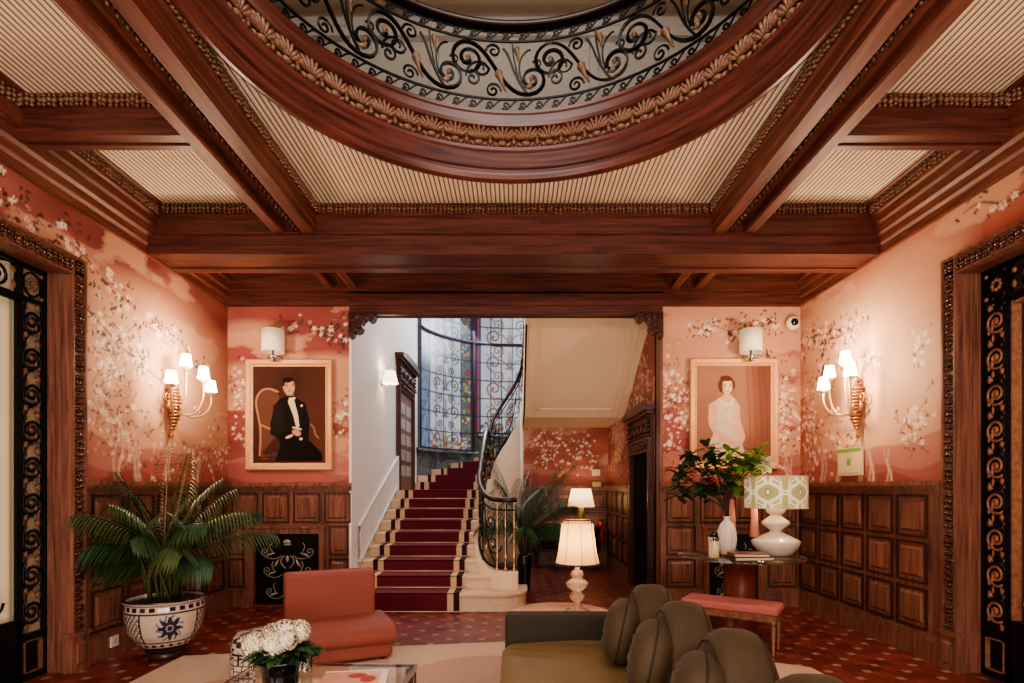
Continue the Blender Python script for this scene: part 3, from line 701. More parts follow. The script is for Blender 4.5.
# ---------------------------------------------------------------- great side doors
def sdoor(sg,name):
    x=XW*sg;root=bpy.data.objects.new(name,None);C.objects.link(root);struct(root)
    root.location=(x,CY,0)
    inv=Matrix.Translation((-x,-CY,0))
    def T(o,u,v,d): return inv@basis(o,u,v,d)
    ym=2*CY  # mirror
    # carved casing, both sides and head
    cs=MB(T((x,0,0),(0,1,0),(0,0,1),(-sg,0,0)))
    y1=DY1;y0=ym-DY1
    for a,b in ((y1-.125,y1),(y0,y0+.125)): cs.box(a,.30,0,b,DZ,.05)
    cs.box(y0,DZ-.125,0,y1,DZ,.05)
    for a,b in ((y1-.13,y1-.115),(y1-.012,y1+.005),(y0-.005,y0+.012)): cs.box(a,.3,.0,b,DZ,.068)
    cs.box(y0,DZ-.012,0,y1+.005,DZ+.008,.072); cs.box(y0+.12,DZ-.135,0,y1-.12,DZ-.122,.066)
    for a,b in ((y1-.15,y1+.02),(y0-.02,y0+.15)): 
        cs.box(a,0,0,b,.27,.075);cs.box(a-.01,.27,0,b+.01,.30,.09);cs.frustum(a+.035,.05,b-.035,.22,.075,.085,.015)
    cs.build('door_casing',WZ,root)
    cv=MB(T((x,0,0),(0,1,0),(0,0,1),(-sg,0,0)))
    leafstrip(cv,(y1-.063,.32,.055),(y1-.063,DZ-.12,.055),(0,0,1),(1,0,0),.09,.05,0,.02)
    leafstrip(cv,(max(y0,2.2),DZ-.066,.055),(y1-.01,DZ-.066,.055),(0,0,1),(0,1,0),.09,.05,0,.02)
    cv.build('carved_band',BRONZE,root)
    # reveals
    rv=MB(T((x,0,0),(0,1,0),(0,0,1),(sg,0,0)))
    rv.box(y1-.125,0,-.0,y1-.05,DZ-.12,.15);rv.box(y0+.05,0,0,y0+.125,DZ-.12,.15);rv.box(y0+.05,DZ-.125,0,y1-.05,DZ-.05,.15)
    for k in range(5): rv.box(y1-.129,.3,.02+k*.025,y1-.125,DZ-.13,.03+k*.025)
    rv.build('door_reveal',WZ,root)
    # iron sidelight + frame on plane d=.20
    ir=MB(T((x,0,0),(0,1,0),(0,0,1),(sg,0,0)));or_=MB(T((x,0,0),(0,1,0),(0,0,1),(sg,0,0)))
    Ya=y1-.125;d0=.135
    zt=DZ-.125
    def bar(a,b,c,d,t=.03,m=ir): m.box(a,b,d0-.0,c,d,d0+t)
    bar(Ya-.03,0,Ya,zt);bar(Ya-.225,0,Ya-.205,zt,.05);bar(Ya-.225,zt-.03,Ya,zt);bar(Ya-.225,0,Ya,.04);bar(Ya-.225,.30,Ya,.34);bar(Ya-.225,zt-.27,Ya,zt-.24)
    orn=or_ if sg>0 else ir
    cy0=Ya-.1175;n=9;z0=.36;dz=(zt-.27-z0)/n
    for i in range(n):
        zc=z0+(i+.5)*dz;s=1 if i%2 else -1
        s=1
        pts=[(cy0+s*p[0],zc+p[1],d0+.012) for p in spiral(0,0,.09,.015,-PI*.75,1.75,26)]
        orn.tube(pts,.011,5)
        pts=[(p[0],p[1],d0+.012) for p in bez((cy0-.065,zc-.09),(cy0-.085,zc+.03),(cy0-.06,zc+dz*.7),(cy0+.0,zc+dz*.62),8)]
        ir.tube(pts,.010,5)
        for (a,b,an) in ((.05,.12,.6),(-.055,.10,-.5),(.03,.15,0),(-.05,-.10,2.4),(.075,-.03,.2)):
            or_.ell((cy0+a,zc+b,d0+.016),(.012,.036,.008),Matrix.Rotation(-an,3,'Z'),6,4)
        for (a,b,r_) in ((.055,.11,.020),(-.05,-.11,.020),(.06,-.07,.014)):
            or_.ell((cy0+a,zc+b,d0+.012),(r_,r_*1.6,.01),None,6,4)
        or_.ell((cy0,zc,d0+.014),(.024,.03,.012),None,6,4);or_.ell((cy0+.03,zc-.04,d0+.01),(.014,.03,.01),None,6,4)
    zc=zt-.135
    for i in range(8):
        a=i*PI/4;or_.ell((cy0+.035*math.cos(a),zc+.035*math.sin(a),d0+.012),(.018,.018,.012),None,6,4)
    ir.tube([(cy0+.075*math.cos(i*PI/8),zc+.085*math.sin(i*PI/8),d0+.012) for i in range(16)],.008,4,closed=True)
    for a in (-1,1):
        for b in (-1,1): or_.ell((cy0+a*.085,zc+b*.085,d0+.012),(.02,.02,.012),None,6,4)
    # white-lined bottom panel
    for (a,b,c,d) in ((Ya-.195,.05,Ya-.04,.058),(Ya-.195,.28,Ya-.04,.288),(Ya-.195,.05,Ya-.187,.288),(Ya-.048,.05,Ya-.04,.288)): or_.box(a,b,d0-.004,c,d,d0+.03)
    ir.box(Ya-.205,.04,d0+.03,Ya-.03,.30,d0+.04)
    # door leaf stile, transom scroll
    Yd=Ya-.225
    ir.box(Yd-.03,0,d0,Yd,zt-.27,.155);ir.box(1.6,zt-.30,d0,Yd,zt-.24,.155);ir.box(1.6,zt-.03,d0,Yd,zt,.155);ir.box(1.6,0,d0,Yd,.46,.155)
    for k in range(5):
        c=Yd-.17-k*.30
        ir.tube([(c+p[0],zt-.14+p[1],d0+.01) for p in spiral(0,0,.10,.015,PI,1.6,22)],.011,5);or_.ell((c,zt-.14,d0+.012),(.025,.025,.012),None,6,4)
        or_.ell((c+.13,zt-.18,d0+.012),(.02,.035,.01),None,6,4);or_.ell((c+.13,zt-.08,d0+.012),(.02,.025,.01),None,6,4)
    for k in range(5):
        c=Yd-.22-k*.34
        orn.tube([(c+p[0],.60+p[1],d0+.01) for p in spiral(0,0,.10,.015,0,-1.6,22)],.010,5)
    if sg>0:
        for (a,b,c,d) in ((Yd-.045,.46,Yd-.032,zt-.30),(1.8,zt-.32,Yd-.06,zt-.305)): or_.box(a,b,d0-.004,c,d,d0+.06)
    ir.build('iron_scrollwork',mat('door_iron_%d'%(sg+2),L(20,26,28),.35,.5),root)
    or_.build('scroll_ornament',mat('door_ornament_%d'%(sg+2),L(150,104,80) if sg>0 else L(120,84,66),.5,.2,var=.3),root)
    # glazing/backing behind the sidelight
    gl=MB(T((x,0,0),(0,1,0),(0,0,1),(sg,0,0)));gl.box(Ya-.22,.32,.180,Ya,zt,.184)
    gl.build('sidelight_pane',mat('sidelight_glass_%d'%(sg+2),L(176,158,132) if sg<0 else L(44,28,24),.25,var=.35,bscale=14,bump=.2),root)
    # beyond the door: curtain / bright vestibule
    cu=MB(T((x,0,0),(0,1,0),(0,0,1),(sg,0,0)))
    if sg<0:
        vs=[];fs=[];n=90
        for i in range(n+1):
            y=Yd+.12-i*.022;dd=.26+.02*math.sin(i*1.1)
            vs+=[(y,.02,dd),(y,zt,dd)]
        for i in range(n): fs.append((2*i,2*i+2,2*i+3,2*i+1))
        cu.add(vs,fs,0,True)
        cu.build('curtain',mat('sheer_curtain',L(206,190,158),.9,emit=L(200,180,140),es=.22),root)  # curtain emits faintly in place of light from beyond the door
    else:
        cu.box(0,0,1.0,4.6,zt,1.04);cu.box(0,.9,.7,3.9,.94,1.0);cu.box(0,1.4,.7,3.9,1.43,1.0)
        cu.build('vestibule_shelf',mat('vestibule_wall',L(226,196,160),.8,emit=L(220,170,120),es=.35),root)  # wall and shelves glow by emission so the vestibule looks lit
        rd=MB(T((x,0,0),(0,1,0),(0,0,1),(sg,0,0)));
        for k in range(6): rd.box(1.9+k*.33,1.5,.75,2.1+k*.33,1.72,.9)
        rd.box(1.8,.46,.7,3.9,.9,.95)
        rd.build('vestibule_cushion',mat('crimson_box',L(150,24,34),.6),root)
    vb=MB(T((x,0,0),(0,1,0),(0,0,1),(sg,0,0)));vb.box(-.2,0,.22,4.4,3.3,.24) if False else None
    dk=MB(T((x,0,0),(0,1,0),(0,0,1),(sg,0,0)));dk.box(4.35,0,.24,4.4,3.3,1.1);dk.box(0,3.1,.24,4.4,3.15,1.1);dk.box(0,0,1.08,4.4,3.3,1.1);dk.box(.9,0,.24,.95,3.3,1.1)
    dk.build('vestibule_lining',mat('dark_vestibule_%d'%(sg+2),L(70,50,40),.9),root)
sdoor(-1,'door_1');sdoor(1,'door_2')
# ---------------------------------------------------------------- stair hall
SX0,SX1=-.45,.17; BC=(-.0,10.5); BR=1.95
LM=HX0
mb=MB();mb.box(LM-.1,6.76,0,LM,11.0,6.2);struct(mb.build('wall_stair_left',WHITEP))
mb=MB();mb.quad((LM,6.75,6.2),(2.2,6.75,6.2),(2.2,12.8,6.2),(LM,12.8,6.2));struct(mb.build('ceiling_stair',WHITEP))
def arc(a,r=BR): return (BC[0]-r*math.cos(math.radians(a)),BC[1]+r*math.sin(math.radians(a)))
# marble dado of the bay, sill rising with the stair
mb=MB();N=40;vs=[];fs=[]
def sill(a): return 2.2 if a<62 else (2.6 if a<150 else 2.6)
AA=[8+i*(172-8)/N for i in range(N+1)]
for i in range(N):
    a,b=AA[i],AA[i+1];z=sill(a);p,q=arc(a),arc(b);mb.add([(p[0],p[1],0),(q[0],q[1],0),(q[0],q[1],z),(p[0],p[1],z)],[(0,1,2,3)],0,True)
    p2,q2=arc(a,BR-.06),arc(b,BR-.06);mb.add([(p[0],p[1],z),(q[0],q[1],z),(q2[0],q2[1],z),(p2[0],p2[1],z),(p2[0],p2[1],z-.05),(q2[0],q2[1],z-.05)],[(0,1,2,3),(3,2,5,4)],0,True)
mb.build('wall_bay_marble',MARBLE)['kind']='structure'
# stained glass window
GL=attr('stained_glass',.3,emit=.8)  # panes emit their own colours in place of daylight behind them
for l_ in list(GL.node_tree.links):
    if l_.to_socket.name=='Base Color': GL.node_tree.links.remove(l_)
GL.node_tree.nodes['Principled BSDF'].inputs['Base Color'].default_value=(.02,.02,.025,1)
a0,a1=13,150;LW=math.radians(a1-a0)*BR;z0,z1=2.2,5.4
gc=Canvas(LW,z1-z0,.0135,(228,232,240));R=random.Random(5)
A=lambda a:math.radians(a-a0)*BR
n=gc.noise(.25,.3,4,3);gc.blend(np.clip((n-.45)*2,0,.5),(196,206,224))
def scroll(x,y,r,s,col,wd=.034,al=.85):
    gc.line([(x+s*p[0],y+p[1]) for p in spiral(0,0,r,.015,-PI/2,1.5,22)],wd,col,al)
def ornament(x0,x1,col1,col2):
    w=x1-x0;cx=(x0+x1)/2;y=.15
    while y<3.2:
        gc.el(cx,y+.1,.06,.10,col1,al=.7);gc.el(cx,y+.28,.03,.12,col2,al=.6);gc.el(cx,y+.0,.12,.03,col2,al=.7)
        for s in (-1,1):
            scroll(cx+s*w*.26,y+.12,w*.15,s,col1);scroll(cx+s*w*.20,y+.40,w*.11,-s,col2,.028)
            gc.line([(cx,y),(cx+s*w*.1,y+.16),(cx+s*w*.22,y+.22),(cx+s*w*.30,y+.35)],.03,col1,.8)
            gc.el(cx+s*w*.38,y+.3,.05,.02,(150,90,70),rot=.6*s,al=.6);gc.el(cx+s*w*.36,y+.05,.05,.025,(190,150,70),rot=-.6*s,al=.6);gc.el(cx+s*w*.12,y+.47,.04,.02,(120,130,110),rot=.9*s,al=.7)
        y+=.58
ornament(A(27),A(54),(120,104,96),(96,92,98))
ornament(A(67),A(107),(150,98,66),(160,116,76));ornament(A(107),A(147),(150,98,66),(160,116,76))
def bandc(a,b,col,al=1): gc.blend(((gc.X>=A(a))&(gc.X<A(b)))*al,col)
bandc(13,25,(112,142,172),.85)
n=gc.noise(.08,.08,9,3);gc.blend(((gc.X<A(25))*np.clip((n-.5)*5,0,.7)),(70,100,130))
bandc(53,60.5,(40,92,74),.85)
for i in range(130):
    x=R.uniform(A(53),A(60.5));y=R.uniform(0,3.2);gc.el(x,y,R.uniform(.02,.05),R.uniform(.02,.05),R.choice([(210,180,60),(180,40,60),(40,110,70),(60,80,150),(200,120,60),(230,220,160)]),al=.85)
bandc(60.5,63.5,(120,34,66));bandc(63.5,65,(40,34,70));bandc(65,67,(150,36,70),.9)
for i in range(150):
    x=R.uniform(A(27),A(60));y=abs(R.gauss(0,.16));gc.el(x,y,R.uniform(.03,.06),R.uniform(.02,.05),R.choice([(200,150,60),(150,60,60),(60,120,100),(70,110,170),(210,120,90),(225,215,180)]),al=.7)
for i in range(170):
    x=R.uniform(A(67),A(145));y=.4+abs(R.gauss(0,.14));gc.el(x,y,R.uniform(.03,.06),R.uniform(.02,.05),R.choice([(150,50,60),(90,70,90),(60,90,80),(110,60,80),(190,120,90),(60,100,130)]),al=.8)
# lead grid
for a in list(np.linspace(25,53,5))+[60.5,67]+list(np.linspace(67,147,12)):
    gc.line([(A(a),0),(A(a),3.2)],.026,(44,48,58),.95)
for k in range(9):
    y=.0+k*.40;gc.line([(0,y),(LW,y)],.026,(44,48,60),.95)
gc.line([(A(26),0),(A(26),3.2)],.03,(70,90,130))
gf=lambda u,v:(arc(a0+math.degrees(u/BR),BR-.02)+(z0+v,))
win=struct(gc.mesh('window_1',gf,[GL],keep=lambda u,v: z0+v>sill(a0+math.degrees(u/BR))))
fr=MB()
for z,r in ((4.62,.03),(2.63,.018)):
    fr.tube([arc(a,BR-.05)+(z,) for a in range(13 if z>3 else 62,152,3)],r,6)
fr.tube([arc(a,BR-.05)+(2.23,) for a in range(13,63,3)],.02,6)
for a in (62,13.5,107): fr.tube([arc(a,BR-.04)+(2.2,),arc(a,BR-.04)+(5.4,)],.035 if a!=13.5 else .02,6)
fr.build('window_frame',mat('window_lead',L(58,50,66),.9,0),win)
# ---- staircase
stair=empty('staircase',(-1.2,6.2,0),'cream stone staircase rising between the white wall and the curved iron railing','staircase')
off=Vector((1.2,-6.2,0))
Yn=lambda n:6.2+.33*(n-1)
Zn=lambda n:.21+.1435*(n-1)
To=Matrix.Translation(off)
for n in range(1,10):
    mb=MB(To);z=Zn(n);y=Yn(n);ye=y+.36 if n<9 else 10.5
    xr=-.40 if n>2 else (-.27 if n==2 else .12)
    zb=0 if n<3 else Zn(n-1)-.03
    if n==1:
        pts=[(LM,y),(-.2,y)]+[( -.2+.34*math.sin(t),y+.34-.34*math.cos(t)) for t in [i*PI/2/6 for i in range(1,7)]]+[(.14,y+.6),(LM,y+.6)]
        mb.prism(pts,lambda a,b,t:(a,b,t),0,z-.035);pts2=[(a+(.02 if a>-.25 else 0),b-(.02 if b<y+.4 else 0)) for a,b in pts]
        mb.prism(pts2,lambda a,b,t:(a,b,t),z-.035,z)
    else:
        mb.box(LM,y,zb,xr,ye,z-.03);mb.box(LM,y-.02,z-.03,xr+(.01),ye,z)
    mb.build('step',STONE,stair,bevel=.006)
# winders turning around the well
ang=lambda n:180-17*(n-10)
WC=(-.14,10.35)
def outer(a):
    # intersection with bay / left wall
    ca,sa=math.cos(math.radians(a)),math.sin(math.radians(a))
    for r in [i*.02 for i in range(20,200)]:
        x,y=WC[0]+r*ca,WC[1]+r*sa
        if x<LM or math.hypot(x-BC[0],y-BC[1])>BR-.01 and y>BC[1] or x>1.9: return x,y
    return x,y
for n in range(10,21):
    a=ang(n);z=Zn(n);mb=MB(To);pts=[]
    for k in range(4): 
        aa=a-17*k/3;pts.append(outer(aa))
    for k in range(3,-1,-1):
        aa=a-17*k/3;pts.append((WC[0]+.34*math.cos(math.radians(aa)),WC[1]+.34*math.sin(math.radians(aa))))
    mb.prism(pts,lambda a_,b_,t:(a_,b_,t),z-.20,z)
    mb.build('step',STONE,stair)
# ---- string wall + well, and soffit of the return flight
P=[(.03,6.50,.42),(-.14,6.50,.42),(-.29,6.60,.44),(-.39,6.78,.53),(-.44,7.0,.66),(-.45,7.3,.80),(-.45,8.84,1.47),(-.45,10.2,1.56)]
path=crom(P,6)
for k in range(1,13):
    t=k/12;a=PI-PI*t
    path.append(Vector((-.14+.31*math.cos(a),10.2+.31*math.sin(a),1.56+(3.0-1.56)*t)))
path+= [Vector((.17,9.6,3.05)),Vector((.17,8.65,3.1)),Vector((.17,7.0,4.1))]
mb=MB(To)
def stringwall(mb,path,th,zb):
    vs=[];fs=[];n=len(path)
    for i,p in enumerate(path):
        t=path[min(i+1,n-1)]-path[max(i-1,0)];t.z=0;t.normalize();nn=Vector((-t.y,t.x,0))
        for s in (-1,1):
            q=p+nn*(s*th/2);vs+=[(q.x,q.y,zb(p)),(q.x,q.y,p.z)]
    for i in range(n-1):
        a=4*i;b=a+4
        fs+=[(a,b,b+1,a+1),(a+2,a+3,b+3,b+2),(a+1,b+1,b+3,a+3)]
    fs+=[(0,1,3,2),(4*n-4,4*n-2,4*n-1,4*n-3)]
    mb.add(vs,fs,0,True)
i8=next(i for i,p in enumerate(path) if p.x>=.165 and p.y>9)
stringwall(mb,path[:i8+1],.10,lambda p:0.19 if p.y<6.8 else 0)
stringwall(mb,path[i8:],.05,lambda p:min(p.z-.3,2.52 if p.y>8.6 else p.z-.62))
mb.build('stringer_wall',CREAM,stair)
mb=MB(To);mb.box(-.02,6.44,.19,.05,6.56,.42);mb.build('newel_plinth',CREAM,stair,bevel=.02)
# soffit slab
mb=MB()
prof=[(10.2,2.51),(8.65,2.51),(6.76,3.66),(6.76,4.2),(8.5,3.05),(10.2,2.95)]
mb.prism(prof,lambda a,b,t:(t,a,b),.17,1.75)
def sl(y): return 2.51 if y>8.65 else 2.51+(8.65-y)*.608
for (xa,xb,ya,yb) in ((.36,.40,6.8,8.5),(1.50,1.54,6.8,8.5),(.36,1.54,8.46,8.5),(.30,.315,6.8,8.58),(1.59,1.605,6.8,8.58)):
    vs=[(xa,ya,sl(ya)-.014),(xb,ya,sl(ya)-.014),(xb,yb,sl(yb)-.014),(xa,yb,sl(yb)-.014),(xa,ya,sl(ya)),(xb,ya,sl(ya)),(xb,yb,sl(yb)),(xa,yb,sl(yb))]
    mb.add(vs,[(0,1,2,3),(0,1,5,4),(1,2,6,5),(2,3,7,6),(3,0,4,7)])
struct(mb.build('ceiling_stair_soffit',CREAM))
# hall walls under the flight
hb=wallpaper(1.56,1.2,17,[(.1,.9,1.3,.95,.012,30,60,.10,(110,66,52)),(.3,.6,1.2,.7,.012,26,50,.1,(120,76,56))],base=((150,78,70),(172,102,88)),cloud=(196,150,130),bloom=((.5,.7,.25,.2,60,60),(1.2,.6,.1,.2,20,30)),res=.016)
struct(hb.mesh('wall_hall_back',lambda u,v:(.17+u,10.1,1.34+v),[WALLM,PLAIN],extra=[[(.1,10.1,0),(1.73,10.1,0),(1.73,10.1,1.34),(.1,10.1,1.34)]]))
hr_=wallpaper(3.4,2.7,19,[(.2,1.2,2.5,1.4,.014,60,80,.2,(150,100,80))],base=((148,78,70),(172,104,90)),cloud=(196,150,130),bloom=((2.4,.9,.4,.35,160,140),(.6,1.5,.3,.5,120,100),(1.5,1.6,.4,.3,60,60)),res=.018)
HD0,HD1,HDZ=6.80,8.05,2.02
struct(hr_.mesh('wall_hall_right',lambda u,v:(1.73,6.75+u,1.34+v),[WALLM,PLAIN],keep=lambda u,v: not(HD0+.1<6.75+u<HD1-.1 and 1.34+v<HDZ-.0),extra=[[(1.73,HD1-.1,0),(1.73,10.15,0),(1.73,10.15,1.34),(1.73,HD1-.1,1.34)],[(1.73,6.75,4.0),(1.73,10.15,4.0),(1.73,10.15,6.2),(1.73,6.75,6.2)]]))
wains('wainscot_hall_back',basis((.17,10.1,0),(1,0,0),(0,0,1),(0,-1,0)),[(.08+i*.5,c,.52+i*.5,d) for i in range(3) for c,d in rows],1.56,top=1.42)
wains('wainscot_hall_right',basis((1.73,10.1,0),(0,-1,0),(0,0,1),(-1,0,0)),[(.08+i*.48,c,.50+i*.48,d) for i in range(4) for c,d in rows],10.1-HD1-.02,top=1.42)
# far side of the well, closes the view behind
mb=MB();mb.quad((.17,10.11,0),(1.9,10.11,0),(1.9,10.11,3),(.17,10.11,3));struct(mb.build('wall_hall_masonry',PLAIN))
# ---- pedimented doorway helper
def peddoor(name,T,W,H,leafmat,leaf=True):
    root=bpy.data.objects.new(name,None);C.objects.link(root);struct(root)
    c=MB(T)
    for a,b in ((0,.13),(W-.13,W)): c.box(a,0,0,b,H,.05);c.box(a+.03,0,.05,b-.03,H,.065)
    c.box(0,H,0,W,H+.14,.06);c.box(-.01,H+.14,0,W+.01,H+.17,.09)
    c.box(.02,H+.17,0,W-.02,H+.46,.04);c.box(-.04,H+.46,0,W+.04,H+.50,.10)
    c.prism([(-.08,H+.50),(W+.08,H+.50),(W+.08,H+.56),(W*.8,H+.62),(W*.2,H+.62),(-.08,H+.56)],lambda a,b,t:(a,b,t),0,.14)
    c.build('door_casing',WZd,root)
    k=MB(T)
    for i in range(9):
        u=W*(i+.5)/9; k.ell((u,H+.31,.045),(.035,.09,.02),Matrix.Rotation(.5*(-1)**i,3,'Z'),6,4);k.ell((u,H+.22,.045),(.05,.02,.02),None,6,4)
    for u in (.04,W-.04):
        for i in range(5): k.ell((u,H+.20+i*.06,.06),(.035,.03,.03),None,6,4)
    leafstrip(k,(.15,H+.07,.065),(W-.15,H+.07,.065),(0,0,1),(0,1,0),.08,.07)
    k.build('carved_frieze',BRONZE,root)
    if leaf:
        l=MB(T);l.box(.13,0,0,W-.13,H,.02)
        l.build('door_panel',leafmat,root)
        p=MB(T)
        for i in range(5):
            for j in range(2):
                x=.22+j*(W-.40)/2;z=.25+i*(H-.35)/5;p.box(x,z,.02,x+(W-.60)/2,z+(H-.35)/5-.08,.026)
        p.build('door_pane',mat('pale_pane',L(170,160,154),.3),root)
    else:
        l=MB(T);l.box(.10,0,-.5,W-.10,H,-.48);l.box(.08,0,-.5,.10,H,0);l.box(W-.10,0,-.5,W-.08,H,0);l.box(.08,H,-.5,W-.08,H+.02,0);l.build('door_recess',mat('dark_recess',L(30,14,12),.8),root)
    return root
peddoor('door_3',basis((LM,8.95,1.354),(0,1,0),(0,0,1),(1,0,0)),1.40,1.68,WZ)
peddoor('door_4',basis((1.73,HD1,0),(0,-1,0),(0,0,1),(-1,0,0)),HD1-HD0,1.86,WZd,False)
# ---- carved white dado band beside the stairs
mb=MB()
vs=[];fs=[];n=60;m=8
for i in range(n+1):
    y=6.78+(8.92-6.78)*i/n;zb=.21+.1435*(y-6.2)/.33
    for j in range(m+1):
        v=j/m;b=.02+.012*math.sin(i*.9+j*1.7)*math.cos(j*2.1-i*.35) if 0<j<m else .03
        vs.append((LM+b,y,zb+.06+v*.42))
for i in range(n):
    for j in range(m): a=i*(m+1)+j;fs.append((a,a+m+1,a+m+2,a+1))
mb.add(vs,fs,0,True)
for v in (.04,.49):mb.tube([(LM+.02,6.76,.21+.1435*(6.76-6.2)/.33+v),(LM+.02,8.93,.21+.1435*(8.93-6.2)/.33+v)],.022,6)
mb.box(LM,8.90,1.36,LM+.05,8.95,1.92)
struct(mb.build('trim_2',WHITEP))
# ---- stair runner carpet
run=empty('stair_runner',(-1.18,6.2,0),'crimson stair carpet with cream side stripes and thin rods up the stone steps','carpet')
To2=Matrix.Translation((1.18,-6.2,0))
bands=[(-1.75,-1.69,1),(-1.69,-1.62,2),(-1.62,-.75,0),(-.75,-.68,2),(-.68,-.615,1)]
mb=MB(To2)
for n in range(1,10):
    z0_=0 if n==1 else Zn(n-1);z=Zn(n);y=Yn(n);ye=Yn(n+1) if n<9 else 10.3
    for a,b,m_ in bands:
        t=.012
        mb.box(a,y-.02-t,z0_+.005,b,y-.019,z+t-.004,m_);mb.box(a,y-.02-t,z,b,ye-.03 if n<9 else ye,z+t,m_)
for n in range(10,19):
    a=ang(n);z=Zn(n)
    rb=[(1.62,1.55,1),(1.55,1.46,2),(1.46,.62,0),(.62,.54,2),(.54,.47,1)]
    for r0,r1,m_ in rb:
        p=[];
        for rr,aa in ((r0,a),(r1,a),(r1,a-8.5),(r1,a-17),(r0,a-17),(r0,a-8.5)):
            p.append((WC[0]+rr*math.cos(math.radians(aa)),WC[1]+rr*math.sin(math.radians(aa))))
        mb.prism(p,lambda a_,b_,t:(a_,b_,t),z,z+.012,m_)
        ca,sa=math.cos(math.radians(a)),math.sin(math.radians(a));dx,dy=.013*sa,-.013*ca
        q0=(WC[0]+r0*ca,WC[1]+r0*sa);q1=(WC[0]+r1*ca,WC[1]+r1*sa)
        o_=(-math.sin(math.radians(a))*.015,math.cos(math.radians(a))*.015)
        vs=[(q0[0]+o_[0],q0[1]+o_[1],z-.1435),(q1[0]+o_[0],q1[1]+o_[1],z-.1435),(q1[0]+o_[0],q1[1]+o_[1],z+.012),(q0[0]+o_[0],q0[1]+o_[1],z+.012),(q0[0],q0[1],z+.012),(q1[0],q1[1],z+.012)]
        # risers face the climber
        mb.add([(x-2*o_[0]*0,y_-0,zz) for x,y_,zz in vs],[(0,1,2,3),(3,2,5,4)],m_)
mb.build('runner',[REDC,REDD,CARPW],run)
RODM=mat('pale_rod',L(206,184,160),.4,.3)
for n in range(1,10):
    y=Yn(n);zz=.014 if n==1 else Zn(n-1)+.018
    r=MB(To2);r.tube([(-1.80,y-.042,zz),(-.565,y-.042,zz)],.008,6);r.ell((-1.80,y-.042,zz),.014);r.ell((-.565,y-.042,zz),.014);r.build('carpet_rod',RODM,run)
# ---- stair railing
rail=empty('stair_railing',(-.45,7.3,.8),'wrought iron stair railing with brass details curving up beside the crimson stairs','railing')
To3=Matrix.Translation((.45,-7.3,-.8))
rp=[Vector((p.x,p.y,p.z)) for p in path[:i8+3]]
cum=[0]
for i in range(1,len(rp)): cum.append(cum[-1]+(rp[i].xy-rp[i-1].xy).length)
def onp(s_,v):
    s_=max(0,min(cum[-1]-1e-6,s_))
    for i in range(1,len(cum)):
        if cum[i]>=s_: break
    t=(s_-cum[i-1])/(cum[i]-cum[i-1]+1e-9);p=rp[i-1].lerp(rp[i],t);return Vector((p.x,p.y,p.z+v))
hrm=MB(To3);HV=.84
smax=cum[-1]
pts=[onp(smax*i/90,HV) for i in range(91)]
st=pts[0]
vol=[(st.x+p[0]+.0,st.y-.10+p[1]+.0,st.z-.01) for p in spiral(0,.0,.03,.10,0,1.25,14)]
hrm.tube(pts,.032,8);hrm.build('handrail',mat('dark_bronze_rail',L(52,34,26),.3,.4),rail)
ir=MB(To3)
ir.tube([onp(smax*i/90,.04) for i in range(91)],.018,5);ir.tube([onp(smax*i/90,.72) for i in range(91)],.010,5)
U=.42;k=0;s_=.12
while s_<smax-.1:
    ir.tube([onp(s_,.0),onp(s_,HV)],.010,5)
    ir.tube([onp(s_+.04+p[0],.30+p[1]) for p in spiral(.14,0,.13,.02,PI,1.5,20)],.009,5)
    ir.tube([onp(s_+.04+p[0],.56+p[1]) for p in spiral(.18,0,.11,.02,0,-1.4,18)],.009,5)
    ir.tube([onp(s_+u,v) for u,v in bez((.03,.08),(.2,.02),(.3,.3),(.36,.66),8)],.008,5)
    for q_ in (0,1,2):
        br=MB(To3)
        if q_==0: br.ell(onp(s_+.18,.30),.03,None,6,4)
        elif q_==1: br.ell(onp(s_+.22,.56),.026,None,6,4)
        else: br.tube([onp(s_+.30,.10),onp(s_+.33,.20),onp(s_+.31,.26)],[.006,.022,.004],5)
        br.build('brass_ornament',BRASS,rail)
    k+=1;s_+=U
ir.build('iron_scrollwork',IRON,rail);
nz=.42
for (x,y) in ((0,6.50),(-.10,6.50),(-.20,6.53)):
    br=MB(To3);br.lathe([(0,nz),(.030,nz),(.03,nz+.02),(.014,nz+.06),(.022,nz+.13),(.028,nz+.17),(.012,nz+.22),(.010,nz+.5),(.02,nz+.54),(.010,nz+.6),(.010,nz+.82)],(x,y,0),10);br.build('brass_baluster',BRASS,rail)
# ---------------------------------------------------------------- corbels
def corbel(x,sg,lab):
    r=empty('carved_corbel',(x,6.47,3.42),lab,'corbel','carved corbels at the stair opening')
    m_=MB();f=lambda a,b,t:(sg*a,t,b)
    sh=[(0,.02),(.30,.02),(.31,-.02),(.29,-.07),(.25,-.09),(.22,-.07),(.225,-.045),(.20,-.05),(.17,-.08),(.15,-.12),(.16,-.16),(.14,-.20),(.10,-.22),(.06,-.21),(.05,-.25),(.02,-.27),(0,-.27)]
    m_.prism(sh,f,-.10,.03)
    for (a,b,r1) in ((.255,-.04,.045),(.10,-.17,.05),(.03,-.24,.03),(.17,-.05,.035),(.05,-.06,.045),(.11,-.03,.03)):
        m_.tube([(sg*(a+p[0]),-.10,b+p[1]) for p in spiral(0,0,r1,.008,0,1.5,14)],.013,6)
        m_.ell((sg*a,-.10,b),(.018,.02,.018))
    m_.build('scroll_carving',WZd,r,bevel=.0)
corbel(HX0,1,'dark carved scroll corbel at the top left corner of the stair opening')
corbel(HX1,-1,'dark carved scroll corbel at the top right corner of the stair opening')
